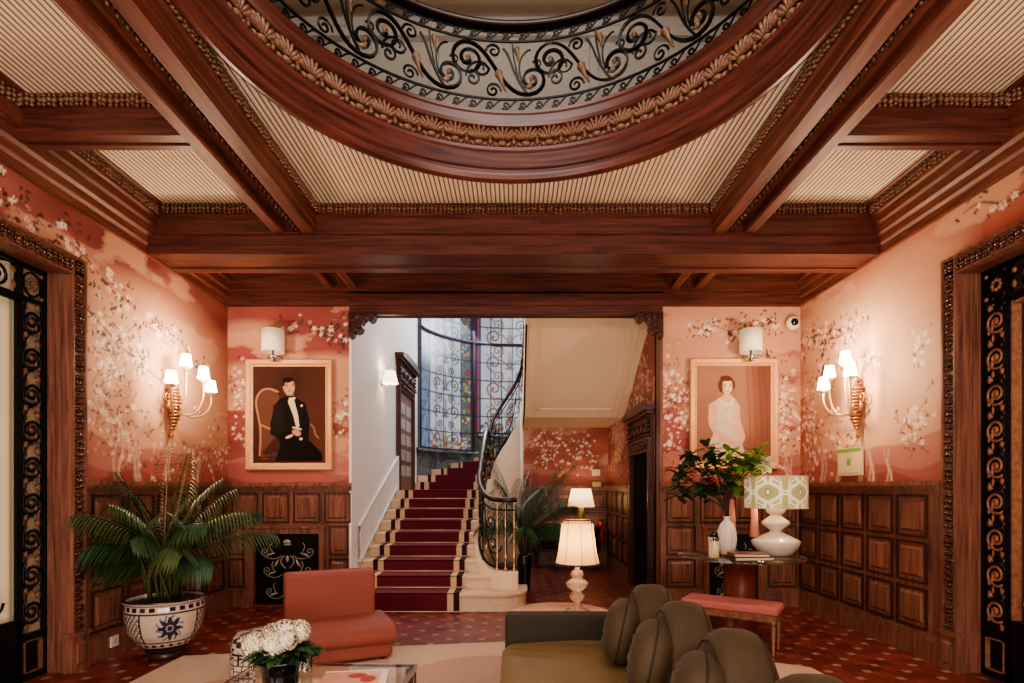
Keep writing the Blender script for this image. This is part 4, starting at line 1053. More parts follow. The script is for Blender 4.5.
# ---------------------------------------------------------------- portraits
def portrait(x0,x1,z0,z1,paint,lab,cat='painting'):
    r=empty('framed_portrait',((x0+x1)/2,YB,(z0+z1)/2),lab,cat)
    w=x1-x0;h=z1-z0;T=basis((-w/2,-.012,-h/2),(1,0,0),(0,0,1),(0,-1,0));fw=.085
    f=MB(T)
    for pr in (((0,0),(w,0),1),((0,h),(w,h),-1)):
        pass
    pf=[(0,0),(0,.035),(.012,.045),(.05,.04),(.07,.026),(fw,.02),(fw,0)]
    # mitred frame
    cs=[(0,0,1,1),(w,0,-1,1),(w,h,-1,-1),(0,h,1,-1)]
    vs=[];fs=[];P=len(pf)
    for (x,y,sx,sy) in cs:
        for a,d in pf: vs.append((x+sx*a,y+sy*a,d))
    for i in range(4):
        j=(i+1)%4
        for k in range(P-1): fs.append((i*P+k,j*P+k,j*P+k+1,i*P+k+1))
    f.add(vs,fs);f.build('picture_frame',mat('pale_gilt_frame',L(214,160,112),.45,.15,var=.12,bscale=40,bump=.1),r)
    b=MB(T);b.box(fw-.02,fw-.02,0,w-fw+.02,h-fw+.02,.01,0);b.build('backing_board',WZd,r)
    cv=Canvas(w-2*fw,h-2*fw,.0065,(60,36,32));paint(cv)
    cv.mesh('canvas',lambda u,v:T@Vector((fw+u,fw+v,.014)),[PAINT],r)
def paint_man(c):
    w,h=c.w,c.h;c.a[:]=lin((66,40,34));n=c.noise(.4,.5,2,4);c.blend(np.clip((n-.4)*1.5,0,.5),(92,56,46))
    c.blend(np.clip((c.X-w*.6)/w,0,.4),(110,64,50))
    Q=lambda P:[(x*w,y*h) for x,y in P]
    # armchair outline
    c.poly(Q([(.06,.70),(.10,.75),(.28,.75),(.36,.70),(.34,.30),(.12,.10),(.08,.3)]),(98,66,54))
    c.line(crm2(Q([(.09,.08),(.10,.35),(.04,.62),(.10,.74),(.22,.77),(.34,.74)])),.022,(176,122,90))
    c.line(crm2(Q([(.10,.40),(.22,.36),(.36,.34)])),.022,(166,112,84));c.line(crm2(Q([(.36,.34),(.40,.24),(.44,.12)])),.03,(160,108,82))
    c.line(crm2(Q([(.80,.40),(.84,.36),(.86,.30),(.90,.26)])),.02,(150,100,76))
    for i in range(40):
        c.el(random.uniform(.1,.7)*w,random.uniform(.03,.12)*h,.03,.008,(120,80,64),al=.35)
    # body in dark suit
    c.poly(Q([(.36,.66),(.46,.70),(.58,.68),(.72,.62),(.78,.45),(.76,.20),(.92,.12),(.94,.02),(.30,.02),(.38,.18),(.34,.26),(.24,.30),(.24,.42),(.30,.60)]),(24,18,18))
    c.poly(Q([(.40,.34),(.60,.28),(.80,.22),(.95,.10),(.96,.02),(.5,.02),(.42,.2)]),(20,14,14))
    c.poly(Q([(.28,.60),(.40,.63),(.44,.45),(.40,.30),(.25,.33)]),(34,26,25))
    # shirt front, tie
    c.poly(Q([(.50,.68),(.56,.67),(.62,.50),(.64,.38),(.60,.36),(.56,.48),(.48,.64)]),(222,196,170))
    c.poly(Q([(.52,.675),(.58,.685),(.585,.665),(.525,.655)]),(238,222,200))
    c.el(.67*w,.595*h,.014,.014,(230,200,180))
    # hands
    c.el(.60*w,.315*h,.055,.035,(196,142,112),rot=-.4);c.el(.50*w,.275*h,.05,.016,(214,180,152),rot=.4);c.el(.66*w,.25*h,.02,.016,(220,196,170))
    c.line(Q([(.55,.37),(.66,.35)]),.018,(220,200,180))
    # head
    c.poly(Q([(.46,.70),(.56,.70),(.545,.75),(.47,.75)]),(170,116,92))
    c.el(.495*w,.79*h,.066,.092,(196,146,118));c.el(.48*w,.862*h,.068,.032,(26,18,18),rot=.12);c.el(.422*w,.82*h,.014,.045,(26,18,18))
    c.el(.53*w,.78*h,.03,.06,(212,164,134),al=.5,soft=.8)
    for s in (-1,1): c.el((.50+s*.045)*w+.006,.802*h,.013,.008,(46,28,26));c.line([((.50+s*.045)*w-.01,.820*h),((.50+s*.045)*w+.018,.822*h)],.007,(50,32,28))
    c.line([(.51*w,.80*h),(.52*w,.775*h),(.505*w,.770*h)],.007,(160,104,84));c.line([(.485*w,.745*h),(.53*w,.745*h)],.009,(150,84,72));c.line([(.485*w,.757*h),(.53*w,.757*h)],.006,(60,40,36))
    c.el(.42*w,.785*h,.01,.018,(180,126,100))
def crm2(P): return [(p.x,p.y) for p in crom([Vector((a,b,0)) for a,b in P],5)]
def paint_woman(c):
    w,h=c.w,c.h;c.a[:]=lin((160,118,96));n=c.noise(.4,.5,12,4);c.blend(np.clip((n-.4)*1.5,0,.6),(140,92,76))
    c.blend(np.clip((c.X/w-.62)*3,0,.75),(108,66,54))
    for x in (.70,.78,.86,.94): c.blend(np.clip(1-abs(c.X/w-x-.02*np.sin(c.Y*4))/.02,0,1)*.45,(112,64,54))
    c.blend(np.clip((.35-c.Y/h)*2,0,.55),(130,80,64))
    Q=lambda P:[(x*w,y*h) for x,y in P]
    sk=(214,168,140)
    c.poly(Q([(.30,.66),(.38,.70),(.44,.71),(.52,.66),(.56,.60),(.55,.40),(.60,.28),(.62,.14),(.56,.12),(.40,.2),(.26,.22),(.16,.44),(.17,.60)]),sk)
    # dress
    c.poly(Q([(.26,.60),(.33,.66),(.40,.61),(.48,.63),(.52,.60),(.50,.46),(.47,.38),(.50,.30),(.60,.24),(.66,.04),(.12,.02),(.2,.25),(.27,.36),(.28,.48)]),(206,184,160))
    R=random.Random(4)
    for i in range(110):
        x=R.uniform(.26,.52);y=R.uniform(.05,.62);c.el(x*w,y*h,R.uniform(.008,.02),.007,R.choice([(150,190,170),(228,210,190),(176,140,130),(236,226,210)]),rot=R.random()*3,al=.5)
    c.line(crm2(Q([(.20,.56),(.20,.40),(.30,.28),(.48,.20)])),.062,sk);c.line(crm2(Q([(.55,.58),(.56,.42),(.62,.26),(.56,.18)])),.058,sk)
    c.el(.52*w,.19*h,.05,.03,sk,rot=-.3);c.line(crm2(Q([(.30,.66),(.36,.62),(.44,.60),(.50,.65)])),.01,(240,224,200))
    c.poly(Q([(.36,.68),(.45,.68),(.44,.76),(.37,.76)]),(214,166,138))
    c.el(.40*w,.80*h,.098,.10,(96,56,46));c.el(.415*w,.785*h,.062,.085,(236,196,168));c.el(.40*w,.868*h,.072,.034,(96,56,46),rot=-.1);c.el(.33*w,.78*h,.024,.065,(96,56,46));c.el(.50*w,.80*h,.016,.05,(100,60,50))
    for s in (-1,1): c.el((.42+s*.04)*w,.797*h,.013,.009,(60,34,30));c.line([((.42+s*.04)*w-.013,.812*h),((.42+s*.04)*w+.013,.812*h)],.005,(110,70,58))
    c.line([(.425*w,.79*h),(.43*w,.768*h)],.007,(180,120,98));c.line([(.40*w,.735*h),(.44*w,.736*h)],.010,(160,66,60));c.el(.365*w,.77*h,.02,.05,(196,146,120),al=.6,soft=.8)
portrait(-3.17,-2.145,1.61,2.92,paint_man,'framed portrait of a seated person in a dark suit left of the staircase')
portrait(2.075,3.12,1.625,2.93,paint_woman,'framed portrait of a seated person in a pale dress right of the staircase')
def piclamp(x,lab):
    r=empty('wall_lamp',(x,YB,3.1),lab,'wall lamp','drum wall lamps above the portraits')
    m_=MB();m_.lathe([(.120,-.13),(.125,-.13),(.125,.13),(.120,.13)],(0,-.165,0),40);m_.build('lamp_shade',SHADEC,r)
    m_=MB();m_.lathe([(0,-.10),(.012,-.10),(.012,-.16),(.05,-.17),(.055,-.185),(.02,-.20),(.035,-.23),(.0,-.24)],(0,-.165,0),20)
    m_.tube([(0,0,-.18),(0,-.10,-.22),(0,-.19,-.20)],.012,6);m_.ell((0,-.0,-.18),(.045,.02,.05));m_.ell((.05,-.2,-.19),.016);m_.ell((-.05,-.2,-.19),.016);m_.build('bracket',CHROME,r)
piclamp(-2.79,'cream drum wall lamp above the portrait of a person in a dark suit')
piclamp(2.74,'cream drum wall lamp above the portrait of a person in a pale dress')
# ---------------------------------------------------------------- wall sconces
def sconce(x,y,z,sg,arms,lab):
    """sg: direction into the room (+1 on the left wall)"""
    r=empty('wall_sconce',(x,y,z),lab,'wall sconce','four-light wall sconces')
    b=MB()
    # ribbed tapering horn backplate
    N=14
    for i in range(N):
        t=i/(N-1);zz=-.30+.42*t;rad=.02+.055*math.sin(min(1,t*1.25)*PI*.62)
        b.ell((sg*(.05+.02*math.sin(t*3)),.02*math.sin(t*2.5),zz),(rad*.8,rad,.022),None,10,5)
    b.ell((sg*.05,0,-.33),(.02,.02,.035));b.tube([(sg*.05,-.0,.1),(sg*.06,.03,.17),(sg*.05,.0,.22),(sg*.04,-.02,.19)],[.05,.04,.03,.01],8)
    for s in (-1,1):
        b.tube([(sg*.06,s*(.03+p[0]),-.02+p[1]) for p in spiral(.05,.05,.07,.01,PI,1.2,14)],.011,6)
        b.tube([(sg*.06,s*.03,-.12),(sg*.07,s*.09,-.06),(sg*.06,s*.06,.0)],[.012,.02,.008],6)
    b.build('backplate',BRONZE if False else mat('gilt_sconce',L(170,120,84),.35,.5,var=.4,bscale=50),r)
    for (dx,dy,dz) in arms:
        a=MB();e=Vector((sg*dx,dy,dz))
        pts=bez((sg*.06,0,-.06),(sg*dx*.6,dy*.4,-.22),(sg*dx*1.1,dy*1.1,-.12),(e.x,e.y,e.z-.085),12);a.tube(pts,.011,6)
        mid=Vector(pts[6]);a.tube([mid+Vector((0,p[0],p[1]+.03)) for p in spiral(0,0,.04,.008,0,1.3,10)],.007,5)
        arm=a.build('arm',mat('pale_gilt',L(206,170,132),.35,.4),r)
        c=MB();c.lathe([(.0,-.10),(.018,-.095),(.045,-.075),(.048,-.068),(.012,-.065),(.012,-.02),(0,-.02)],e,16);c.build('candle_cup',mat('pale_gilt',L(214,184,150),.35,.3),r)
        s=MB();s.lathe([(.058,-.055),(.040,.058)],e,24);s.lathe([(.0,-.02),(.02,-.02),(.02,.03),(0,.035)],e,10);s.build('lamp_shade',SHADEON,r)
sconce(-XW,5.38,2.25,1,[(.22,-.28,.18),(.19,.0,.40),(.33,.06,.29),(.27,.30,.20)],'gilt four-light wall sconce on the left wall above the potted palm')
sconce(XW,5.36,2.25,-1,[(.22,-.16,.27),(.18,-.02,.42),(.20,.22,.33),(.35,.06,.18)],'gilt four-light wall sconce on the right wall above the small framed notice')
# small shaded wall light in the stair hall
r=empty('wall_lamp',(LM,7.95,2.98),'small white shaded wall light on the white staircase wall','wall lamp')
m_=MB();m_.lathe([(.115,-.10),(.07,.08)],(.13,0,.03),24);m_.build('lamp_shade',mat('small_lit_shade',L(255,240,215),.8,emit=(1,.86,.68,1),es=3.5),r)
m_=MB();m_.ell((.01,0,-.06),(.012,.035,.06));m_.tube([(.01,0,-.06),(.08,0,-.12),(.13,0,-.08),(.13,0,0)],.008,6);m_.build('bracket',BRASS,r)
# small fixtures
r=empty('security_camera',(3.30,6.50,3.34),'white dome security camera in the upper right corner of the back wall','camera')
m_=MB();m_.lathe([(0,0),(.075,0),(.08,.02),(.078,.05),(.06,.07),(0,.07)],(0,0,0),24)
for i,v in enumerate(m_.v): m_.v[i]=Vector((v.x-.02,-v.z-.0,v.y))
m_.build('housing',WHITEC,r)
m_=MB();m_.ell((-.02,-.075,0),(.045,.03,.045));m_.build('lens_dome',BLACK,r)
r=empty('framed_notice',(XW,5.53,1.665),'small pale notice in a clear frame on the right wall above the wainscot','notice')
m_=MB();m_.box(-.03,-.20,-.14,-.012,.20,.14);m_.build('clear_frame',mat('acrylic_edge',L(222,200,160),.2),r)
m_=MB();m_.box(-.034,-.17,-.11,-.03,.17,.09);m_.build('notice_sheet',mat('notice_sheet',L(228,206,164),.6),r)
m_=MB();m_.box(-.036,-.19,.10,-.03,.19,.13)
m_.box(-.036,-.08,.03,-.034,.02,.035);m_.box(-.036,-.03,-.04,-.034,.03,.02);m_.build('green_header',mat('notice_green',L(120,170,80),.5),r)
for (x,z,lab,nm,col) in ((1.50,1.68,'white control box on the hall wallpaper above the fire extinguisher','control_box',L(232,214,190)),(1.50,1.47,'pale green exit sign plate below the control box in the hall','sign_plate',L(176,184,130))):
    m_=MB();m_.box(-.075,-.03,-.06 if z>1.5 else -.045,.075,0,.06 if z>1.5 else .045);o=m_.build(nm,mat(nm,col,.5),None,bevel=.005);o.location=(x,10.08-(.08 if z<1.5 else 0),z);tag(o,lab,'sign' if z<1.5 else 'control box')
m_=MB();m_.box(0,-.045,-.045,.012,.045,.045);m_.box(.012,-.02,-.02,.015,.02,.02,1)
o=m_.build('wall_socket',[WHITEC,mat('socket_face',L(190,180,170),.5)],None,bevel=.003);o.location=(-XW+.052,4.60,.12);tag(o,'small white wall socket on the skirting left of the potted palm','socket')
# ---------------------------------------------------------------- rug
m_=MB();Pz=.014
m_.prism([(-2.76,2.0),(2.45,2.0),(2.3,4.25),(1.4,4.75),(-.1,4.96),(-1.2,4.80),(-2.74,4.55)],lambda a,b,t:(a,b,t),.001,Pz)
rg=empty('rug',(0,3.5,0),'large beige rug with mauve rounded shapes beneath the seating','rug')
for i,v in enumerate(m_.v): m_.v[i]=Vector((v.x,v.y-3.5,v.z))
m_.build('rug_pile',RUGM,rg,bevel=.004)
m_=MB()
def blob(cx,cy,rx,ry):
    m_.prism([(cx+rx*math.cos(i*PI/16),cy+ry*math.sin(i*PI/16)-3.5) for i in range(32)],lambda a,b,t:(a,b,t),Pz-.001,Pz+.0015)
blob(-.2,3.6,.75,.95);blob(-2.0,3.1,.5,.9)
m_.build('rug_motif',RUGP,rg)
# ---------------------------------------------------------------- sofa
sofa=empty('sofa',(.5,2.4,0),'long olive green velvet sofa with rounded back cushions in the right foreground','sofa')
Ts=Matrix.Translation((-.5,-2.4,0))
def rbox(mb,x0,y0,z0,x1,y1,z1,e=.25,n=28,k=14,m=0,T=None):
    mb.ell(((x0+x1)/2,(y0+y1)/2,(z0+z1)/2),(abs(x1-x0)/2,abs(y1-y0)/2,abs(z1-z0)/2),T,n,k,m,e)
m_=MB(Ts);m_.box(-.04,.95,.06,1.02,3.52,.26);m_.build('sofa_base',VELVETD,sofa,bevel=.03)
m_=MB(Ts);vs=[];fs=[];nx_,ny_=36,60
for j in range(ny_+1):
    for i in range(nx_+1):
        x=-.06+.86*i/nx_;y=1.0+2.38*j/ny_
        z=.455+.008*math.sin(y*9+math.sin(x*5)*2)*math.exp(-((y-2.9)/.7)**2)+.006*math.sin(y*46+x*6)*max(0,(y-2.6))*1.3
        e=min(i,3)/3;z-=.05*(1-math.sqrt(1-(1-e)**2));vs.append((x-.012*(1 if i==0 else 0),y,z))
b0=len(vs)
for j in range(ny_+1): vs.append((-.075,1.0+2.38*j/ny_,.26))
for j in range(ny_):
    for i in range(nx_): a=j*(nx_+1)+i;fs.append((a,a+1,a+nx_+2,a+nx_+1))
    fs.append((j*(nx_+1),(j+1)*(nx_+1),b0+j+1,b0+j))
m_.add(vs,fs,0,True);m_.build('seat_cushion',mat('lit_olive_velvet',L(108,88,52),.65,sheen=.3,bump=.15,bscale=12),sofa)  # lighter golden copy of the sofa velvet, paints the light on the seat
m_=MB(Ts);m_.box(-.055,3.38,.10,1.0,3.53,.615);m_.build('armrest',VELVETD,sofa,bevel=.022)
m_=MB(Ts);m_.box(.74,.95,.2,.92,3.5,.60);m_.build('backrest',VELVETD,sofa,bevel=.03)
def seam_ring(mb,c,R_,a,b,rr,axis_R):
    pts=[Vector(c)+axis_R@Vector((0,a*math.copysign(abs(math.cos(t))**R_,math.cos(t)),b*math.copysign(abs(math.sin(t))**R_,math.sin(t)))) for t in [i*2*PI/40 for i in range(40)]]
    mb.tube(pts,rr,6,closed=True)
pads=[(3.04,.755,.868),(2.56,.79,.872),(2.06,.83,.868),(1.56,.87,.862),(1.1,.90,.858)]
for i,(y,x,zt) in enumerate(pads):
    g=MB(Ts);R0=Matrix.Rotation(math.radians(-6),3,'Z');hz=.27
    # fat rounded pad draped over the back: arch profile in Y-Z, thick in X
    vs=[];fs=[];A_=26;Bn=10
    Wd=.225;
    for b in range(Bn+1):
        t=-1+2*b/Bn;thx=.115*math.copysign(abs(t)**.8,t);shr=math.sqrt(max(0,1-abs(t)**3.2*.75))
        for a in range(A_+1):
            q=a/A_
            if q<.3: yy=-Wd;zz=-hz*1.0+(q/.3)*hz*1.0
            elif q>.7: yy=Wd;zz=0-((q-.7)/.3)*hz
            else:
                th=PI-(q-.3)/.4*PI;yy=Wd*math.cos(th);zz=hz*.86*math.sin(th)
            vs.append(Vector((x,y,zt-hz*.86))+R0@Vector((thx,yy*(.86+.14*shr),zz*shr if zz>0 else zz)))
    for b in range(Bn):
        for a in range(A_): k=b*(A_+1)+a;fs.append((k,k+1,k+A_+2,k+A_+1))
    c0=len(vs);
    for b in (0,Bn):
        vs.append(Vector((x,y,zt-hz*.86-.02))+R0@Vector((-.115 if b==0 else .115,0,0)))
        ci=len(vs)-1
        for a in range(A_): k=b*(A_+1)+a;fs.append((k,k+1,ci))
    g.add(vs,fs,0,True);p=g.build('back_cushion',VELVET,sofa)
    s=MB(Ts)
    for tx in (-.13,.10):
        pts=[]
        for a in range(A_+1):
            k=(1 if tx<0 else Bn-2)*(A_+1)+a;pts.append(vs[k]*1.0)
        s.tube(pts,.004,5)
    s.build('piping',PIPING,p)
    # round piped scatter cushion in front
    if i<4:
        cx,cy,cz=x-.175,y-.08,.635;hh=.168
        Rm=Matrix.Rotation(math.radians(-14),3,'Z')@Matrix.Rotation(math.radians(12),3,'Y')
        th=empty('scatter_cushion',(cx,cy,cz),['round-edged piped olive cushion at the far end of the green sofa','second piped olive cushion from the far arm of the green sofa','third piped olive cushion from the far arm of the green sofa','nearest piped olive cushion on the green sofa, at the bottom edge'][i],'cushion','piped cushions on the green sofa')
        g=MB();g.ell((0,0,0),(.095,.185,hh),Rm,32,20,0,.8,.8)
        # gathered pleats
        for q,v in enumerate(g.v):
            l=Rm.inverted()@v;aa=math.atan2(l.z,l.y);rr=math.hypot(l.y/.19,l.z/hh);l.x*=1+.10*math.sin(aa*16)*rr*(1-rr)*4;g.v[q]=Rm@l
        cbody=g.build('cushion_body',VELVET if i%1==0 else VELVETD,th)
        g=MB();seam_ring(g,(0,0,0),.8,.187,hh,.005,Rm);g.build('piping',PIPING,th)
for (x,y) in ((.0,3.45),(.95,3.45),(.0,1.0),(.95,1.0)):
    m_=MB(Ts);m_.lathe([(0,.0),(.02,.0),(.03,.08),(0,.08)],(x,y,0.014),12);m_.build('leg',WZd,sofa)
# ---------------------------------------------------------------- side table + crystal lamp
t=empty('side_table',(.33,3.96,0),'small round pink marble side table behind the arm of the green sofa','side table')
m_=MB();m_.lathe([(0,.475),(.37,.475),(.385,.485),(.385,.495),(.37,.50),(0,.50)],(0,0,0),48);m_.build('table_top',mat('pink_marble',L(224,170,150),.15,var=.2,bscale=5),t)
m_=MB();m_.lathe([(0,.014),(.2,.014),(.2,.03),(.03,.05),(.03,.46),(.08,.475),(0,.475)],(0,0,0),24);m_.build('pedestal',BRASS,t)
t=empty('table_lamp',(.46,4.0,.50),'glass table lamp with a fluted bell shade and dark trim on the pink marble table','lamp')
m_=MB();fac=lambda a,z:1+.06*math.cos(8*a)
m_.lathe([(0,0),(.085,0),(.088,.012),(.05,.022),(.03,.04),(.022,.07),(.045,.09),(.055,.12),(.03,.15),(.05,.165),(.075,.19),(.078,.215),(.05,.235),(.035,.25),(.045,.27),(.04,.295),(.018,.31),(.012,.39),(0,.39)],(0,0,0),32,mod=fac);m_.build('lamp_base',mat('cut_glass',L(226,200,168),.08,coat=1,trans=.55),t)
m_=MB()
prof=[];
for i in range(13):
    q=i/12;prof.append((.115+.045*(1-q)**2.2+.006*math.sin(q*PI),.355+.315*q))
m_.lathe(prof,(0,0,0),48,mod=lambda a,z:1-.018*abs(math.sin(4*a)));sh=m_.build('lamp_shade',SHADEW,t)
m_=MB()
for z,r_ in ((.355,.160),(.67,.116)): m_.tube([(r_*math.cos(i*PI/20),r_*math.sin(i*PI/20),z) for i in range(40)],.005,5,closed=True)
for k in range(8):
    a=k*PI/4+.1;m_.tube([((p[0]*1.012)*math.cos(a),(p[0]*1.012)*math.sin(a),p[1]) for p in prof],.0022,4)
for k in range(60):
    a=k*PI/30;m_.tube([(.117*math.cos(a),.117*math.sin(a),.665),(.119*math.cos(a),.119*math.sin(a),.645)],.0028,4);m_.tube([(.160*math.cos(a),.160*math.sin(a),.355),(.161*math.cos(a),.161*math.sin(a),.342)],.0022,4)
m_.build('shade_trim',mat('dark_trim',L(70,44,34),.7),sh)
# ---------------------------------------------------------------- armchair (slipper chair)
ch=empty('armchair',(-1.49,4.62,.015),'coral velvet low slipper chair without arms in the left foreground','chair',rz=math.radians(24))
m_=MB();m_.box(-.40,-.36,.02,.40,.30,.18);m_.build('chair_base',CORAL,ch,bevel=.03)
m_=MB()
# seat cushion with rolled front, profile in (y,z)
pr=[(.30,.26),(.30,.37),(.15,.385),(-.15,.39),(-.30,.385),(-.38,.37),(-.415,.335),(-.41,.295),(-.37,.27),(-.30,.262)]
pr=[(p.x,p.y) for p in crom([Vector((a,b,0)) for a,b in pr+[pr[0]]],4)][:-1]
m_.prism(pr,lambda a,b,t_:(t_,a,b*1.25-.205),-.415,.415,smooth=False);m_.build('seat',CORAL,ch,bevel=.02)
m_=MB();m_.box(-.40,.15,.24,.345,.34,.655);bk=m_.build('backrest',CORAL,ch,bevel=.025)
m_=MB();m_.box(-.40,.34,.03,.345,.42,.63);m_.build('back_frame',CORAL,ch,bevel=.03)
m_=MB();m_.tube([(-.402,.34,.05),(-.402,.34,.64),(-.39,.34,.652),(.335,.34,.652),(.347,.34,.64),(.347,.34,.05)],.005,6);m_.build('piping',mat('coral_piping',L(140,56,46),.7),ch)
for x in (-.33,.33):
    for y in (-.3,.35):
        m_=MB();m_.lathe([(0,0),(.02,0),(.025,.03),(0,.03)],(x,y,.0),10);m_.build('leg',WZd,ch)
# ---------------------------------------------------------------- garden stool
def painted_lathe(name,prof,n,f,m_,parent,mod=None):
    P=prof;N=len(P);vs=[];cols=[];fs=[]
    tot=[0]
    for i in range(1,N):tot.append(tot[-1]+math.hypot(P[i][0]-P[i-1][0],P[i][1]-P[i-1][1]))
    for i in range(n):
        a=2*PI*i/n
        for k,(r,z) in enumerate(P):
            rr=r*(mod(a,z) if mod else 1);vs.append((rr*math.cos(a),rr*math.sin(a),z));cols.append(tuple(lin(f(a,z,r)))+(1,))
    for i in range(n):
        j=(i+1)%n
        for k in range(N-1): fs.append((i*N+k,j*N+k,j*N+k+1,i*N+k+1))
    me=bpy.data.meshes.new(name);me.from_pydata(vs,[],fs);me.materials.append(m_);me.polygons.foreach_set('use_smooth',[True]*len(fs))
    at=me.color_attributes.new('paint','FLOAT_COLOR','POINT');at.data.foreach_set('color',np.array(cols,dtype=np.float32).ravel());me.update()
    o=bpy.data.objects.new(name,me);C.objects.link(o)
    if parent is not None:o.parent=parent
    return o
def dense(pf,step):
    out=[pf[0]]
    for i in range(1,len(pf)):
        d=math.hypot(pf[i][0]-pf[i-1][0],pf[i][1]-pf[i-1][1]);k=max(1,int(d/step))
        for j in range(1,k+1): out.append((pf[i-1][0]+(pf[i][0]-pf[i-1][0])*j/k,pf[i-1][1]+(pf[i][1]-pf[i-1][1])*j/k))
    return out
WH=(196,180,164);BL=(26,32,52)
def stoolpat(a,z,r):
    if z>.40 and r<.20:
        x,y=r*math.cos(a),r*math.sin(a)
        return BL if math.sin(x*70+2*math.sin(y*50))*math.sin(y*64+2*math.sin(x*44))>.25 else WH
    if z<.03 or .375<z<.39: return BL
    u=a*.21/.034;v=z/.034
    iu,iv=int(u),int(v);fu,fv=u-iu,v-iv
    k=(iu*7+iv*13+(iu*iv)%3)%4
    if z>.33: return BL if (math.sin(a*12)*math.sin(z*90)>.2) else WH
    e=.24
    if (k in(0,1) and fu<e) or (k in(0,2) and fv<e) or (k==3 and (fu>1-e or fv<e)) or (k==1 and .4<fv<.64): return BL
    return WH
st=empty('garden_stool',(-1.70,3.72,.014),'blue and white patterned ceramic garden stool beside the coral chair','stool')
pf=dense([(.165,0),(.18,.01),(.20,.08),(.21,.20),(.205,.30),(.19,.37),(.18,.395),(.165,.41),(.10,.418),(0,.42)],.007)
painted_lathe('stool_body',pf,170,stoolpat,CERP,st,mod=lambda a,z:1+.02*math.cos(6*a))
# ---------------------------------------------------------------- coffee table
ct=empty('coffee_table',(-1.05,2.70,0),'low clear glass coffee table with metal corner legs in the foreground','coffee table',rz=math.radians(-3))
m_=MB();m_.box(-.46,-.48,.37,.46,.48,.385);m_.build('glass_top',GLASS,ct,bevel=.002)
m_=MB()
for (a,b,c,d) in ((-.47,-.49,.47,-.475),(-.47,.475,.47,.49),(-.47,-.475,-.455,.475),(.455,-.475,.47,.475)): m_.box(a,b,.360,c,d,.386)
m_.build('table_frame',CHROME,ct)
for x in (-.44,.44):
    for y in (-.46,.46):
        m_=MB();m_.box(x-.015,y-.015,.014,x+.015,y+.015,.36);m_.box(x-.03,y-.004,.014,x+.03,y+.004,.36) ;m_.build('leg',CHROME,ct)
m_=MB();m_.box(-.44,-.46,.12,.44,.46,.128);m_.build('lower_shelf',mat('dark_glass_shelf',L(60,28,26),.1),ct)
bk=empty('magazine',(-.84,2.90,.386),'pink and white magazine lying on the glass coffee table','magazine',rz=math.radians(8))
m_=MB();m_.box(-.17,-.12,0,.17,.13,.010);m_.build('pages',PETAL,bk)
cv=Canvas(.34,.25,.006,(214,150,130));cv.blend(np.clip((cv.noise(.1,.1,3)-.4)*3,0,.8),(226,190,170));cv.el(.18,.16,.05,.04,(176,70,66));cv.el(.24,.10,.04,.05,(160,80,60));cv.poly([(0,0),(.34,0),(.34,.02),(0,.02)],(235,225,214));cv.poly([(0,.23),(.34,.23),(.34,.25),(0,.25)],(235,225,214));cv.poly([(.30,0),(.34,0),(.34,.25),(.30,.25)],(226,216,204))
cv.mesh('cover',lambda u,v:(-.17+u,-.12+v,.0115),[FABP],bk)
gl=empty('glass_tumbler',(-1.15,3.05,.386),'small clear glass holder behind the white flowers on the coffee table','glass')
m_=MB();m_.lathe([(0,.004),(.03,.004),(.032,.075),(.028,.075),(.026,.01),(0,.01)],(0,0,0),20);m_.build('glass_body',CRYSTAL,gl)
# flower pot
fp=empty('flower_pot',(-1.17,2.76,.386),'white hydrangea flowers in a black fluted pot on the coffee table','flowers')
m_=MB();m_.lathe([(0,0),(.075,0),(.08,.01),(.085,.08),(.10,.14),(.125,.155),(.128,.165),(.11,.165),(.10,.15)],(0,0,0),64,mod=lambda a,z:1+.03*math.cos(18*a) if z<.14 else 1);m_.build('pot',BLACK,fp)
m_=MB();m_.lathe([(0,.14),(.105,.145)],(0,0,0),20);m_.build('soil',SOIL,fp)
R=random.Random(3);m_=MB()
for i in range(70):
    a=R.uniform(0,2*PI);rr=R.uniform(.08,.13);m_.leaf((rr*.6*math.cos(a),rr*.6*math.sin(a),.17+R.uniform(0,.03)),(math.cos(a),math.sin(a),R.uniform(-.1,.5)),(0,0,1),R.uniform(.08,.14),.06,0)
for i in range(22):
    a=R.uniform(-.7,.5);m_.leaf((.06*math.cos(a),.06*math.sin(a),.18),(math.cos(a),math.sin(a),.25),(0,0,1),R.uniform(.10,.17),.09,0)
m_.build('leaves',LEAFD,fp)
for (x,y,z,s) in ((-.105,-.05,.235,.06),(-.05,.03,.262,.06),(.02,.0,.285,.062),(.075,.04,.285,.052),(-.01,-.07,.250,.058),(-.09,.07,.24,.05),(.05,-.05,.262,.045),(.03,.09,.26,.05),(-.14,.0,.21,.045)):
    m_=MB()
    for i in range(90):
        v=Vector((R.gauss(0,1),R.gauss(0,1),R.gauss(0,1)+.3)).normalized();p=Vector((x,y,z))+v*s
        for k in range(4):
            a=k*PI/2+R.random();t1=v.orthogonal().normalized();t2=v.cross(t1);d=t1*math.cos(a)+t2*math.sin(a)
            m_.add([p,p+d*.013+t2*.009+v*.006,p+d*.021+v*.002,p+d*.013-t2*.009+v*.006],[(0,1,2,3)],0,True)
    m_.ell((x,y,z),s*.82,None,10,8,0);m_.build('flower_head',PETAL,fp)
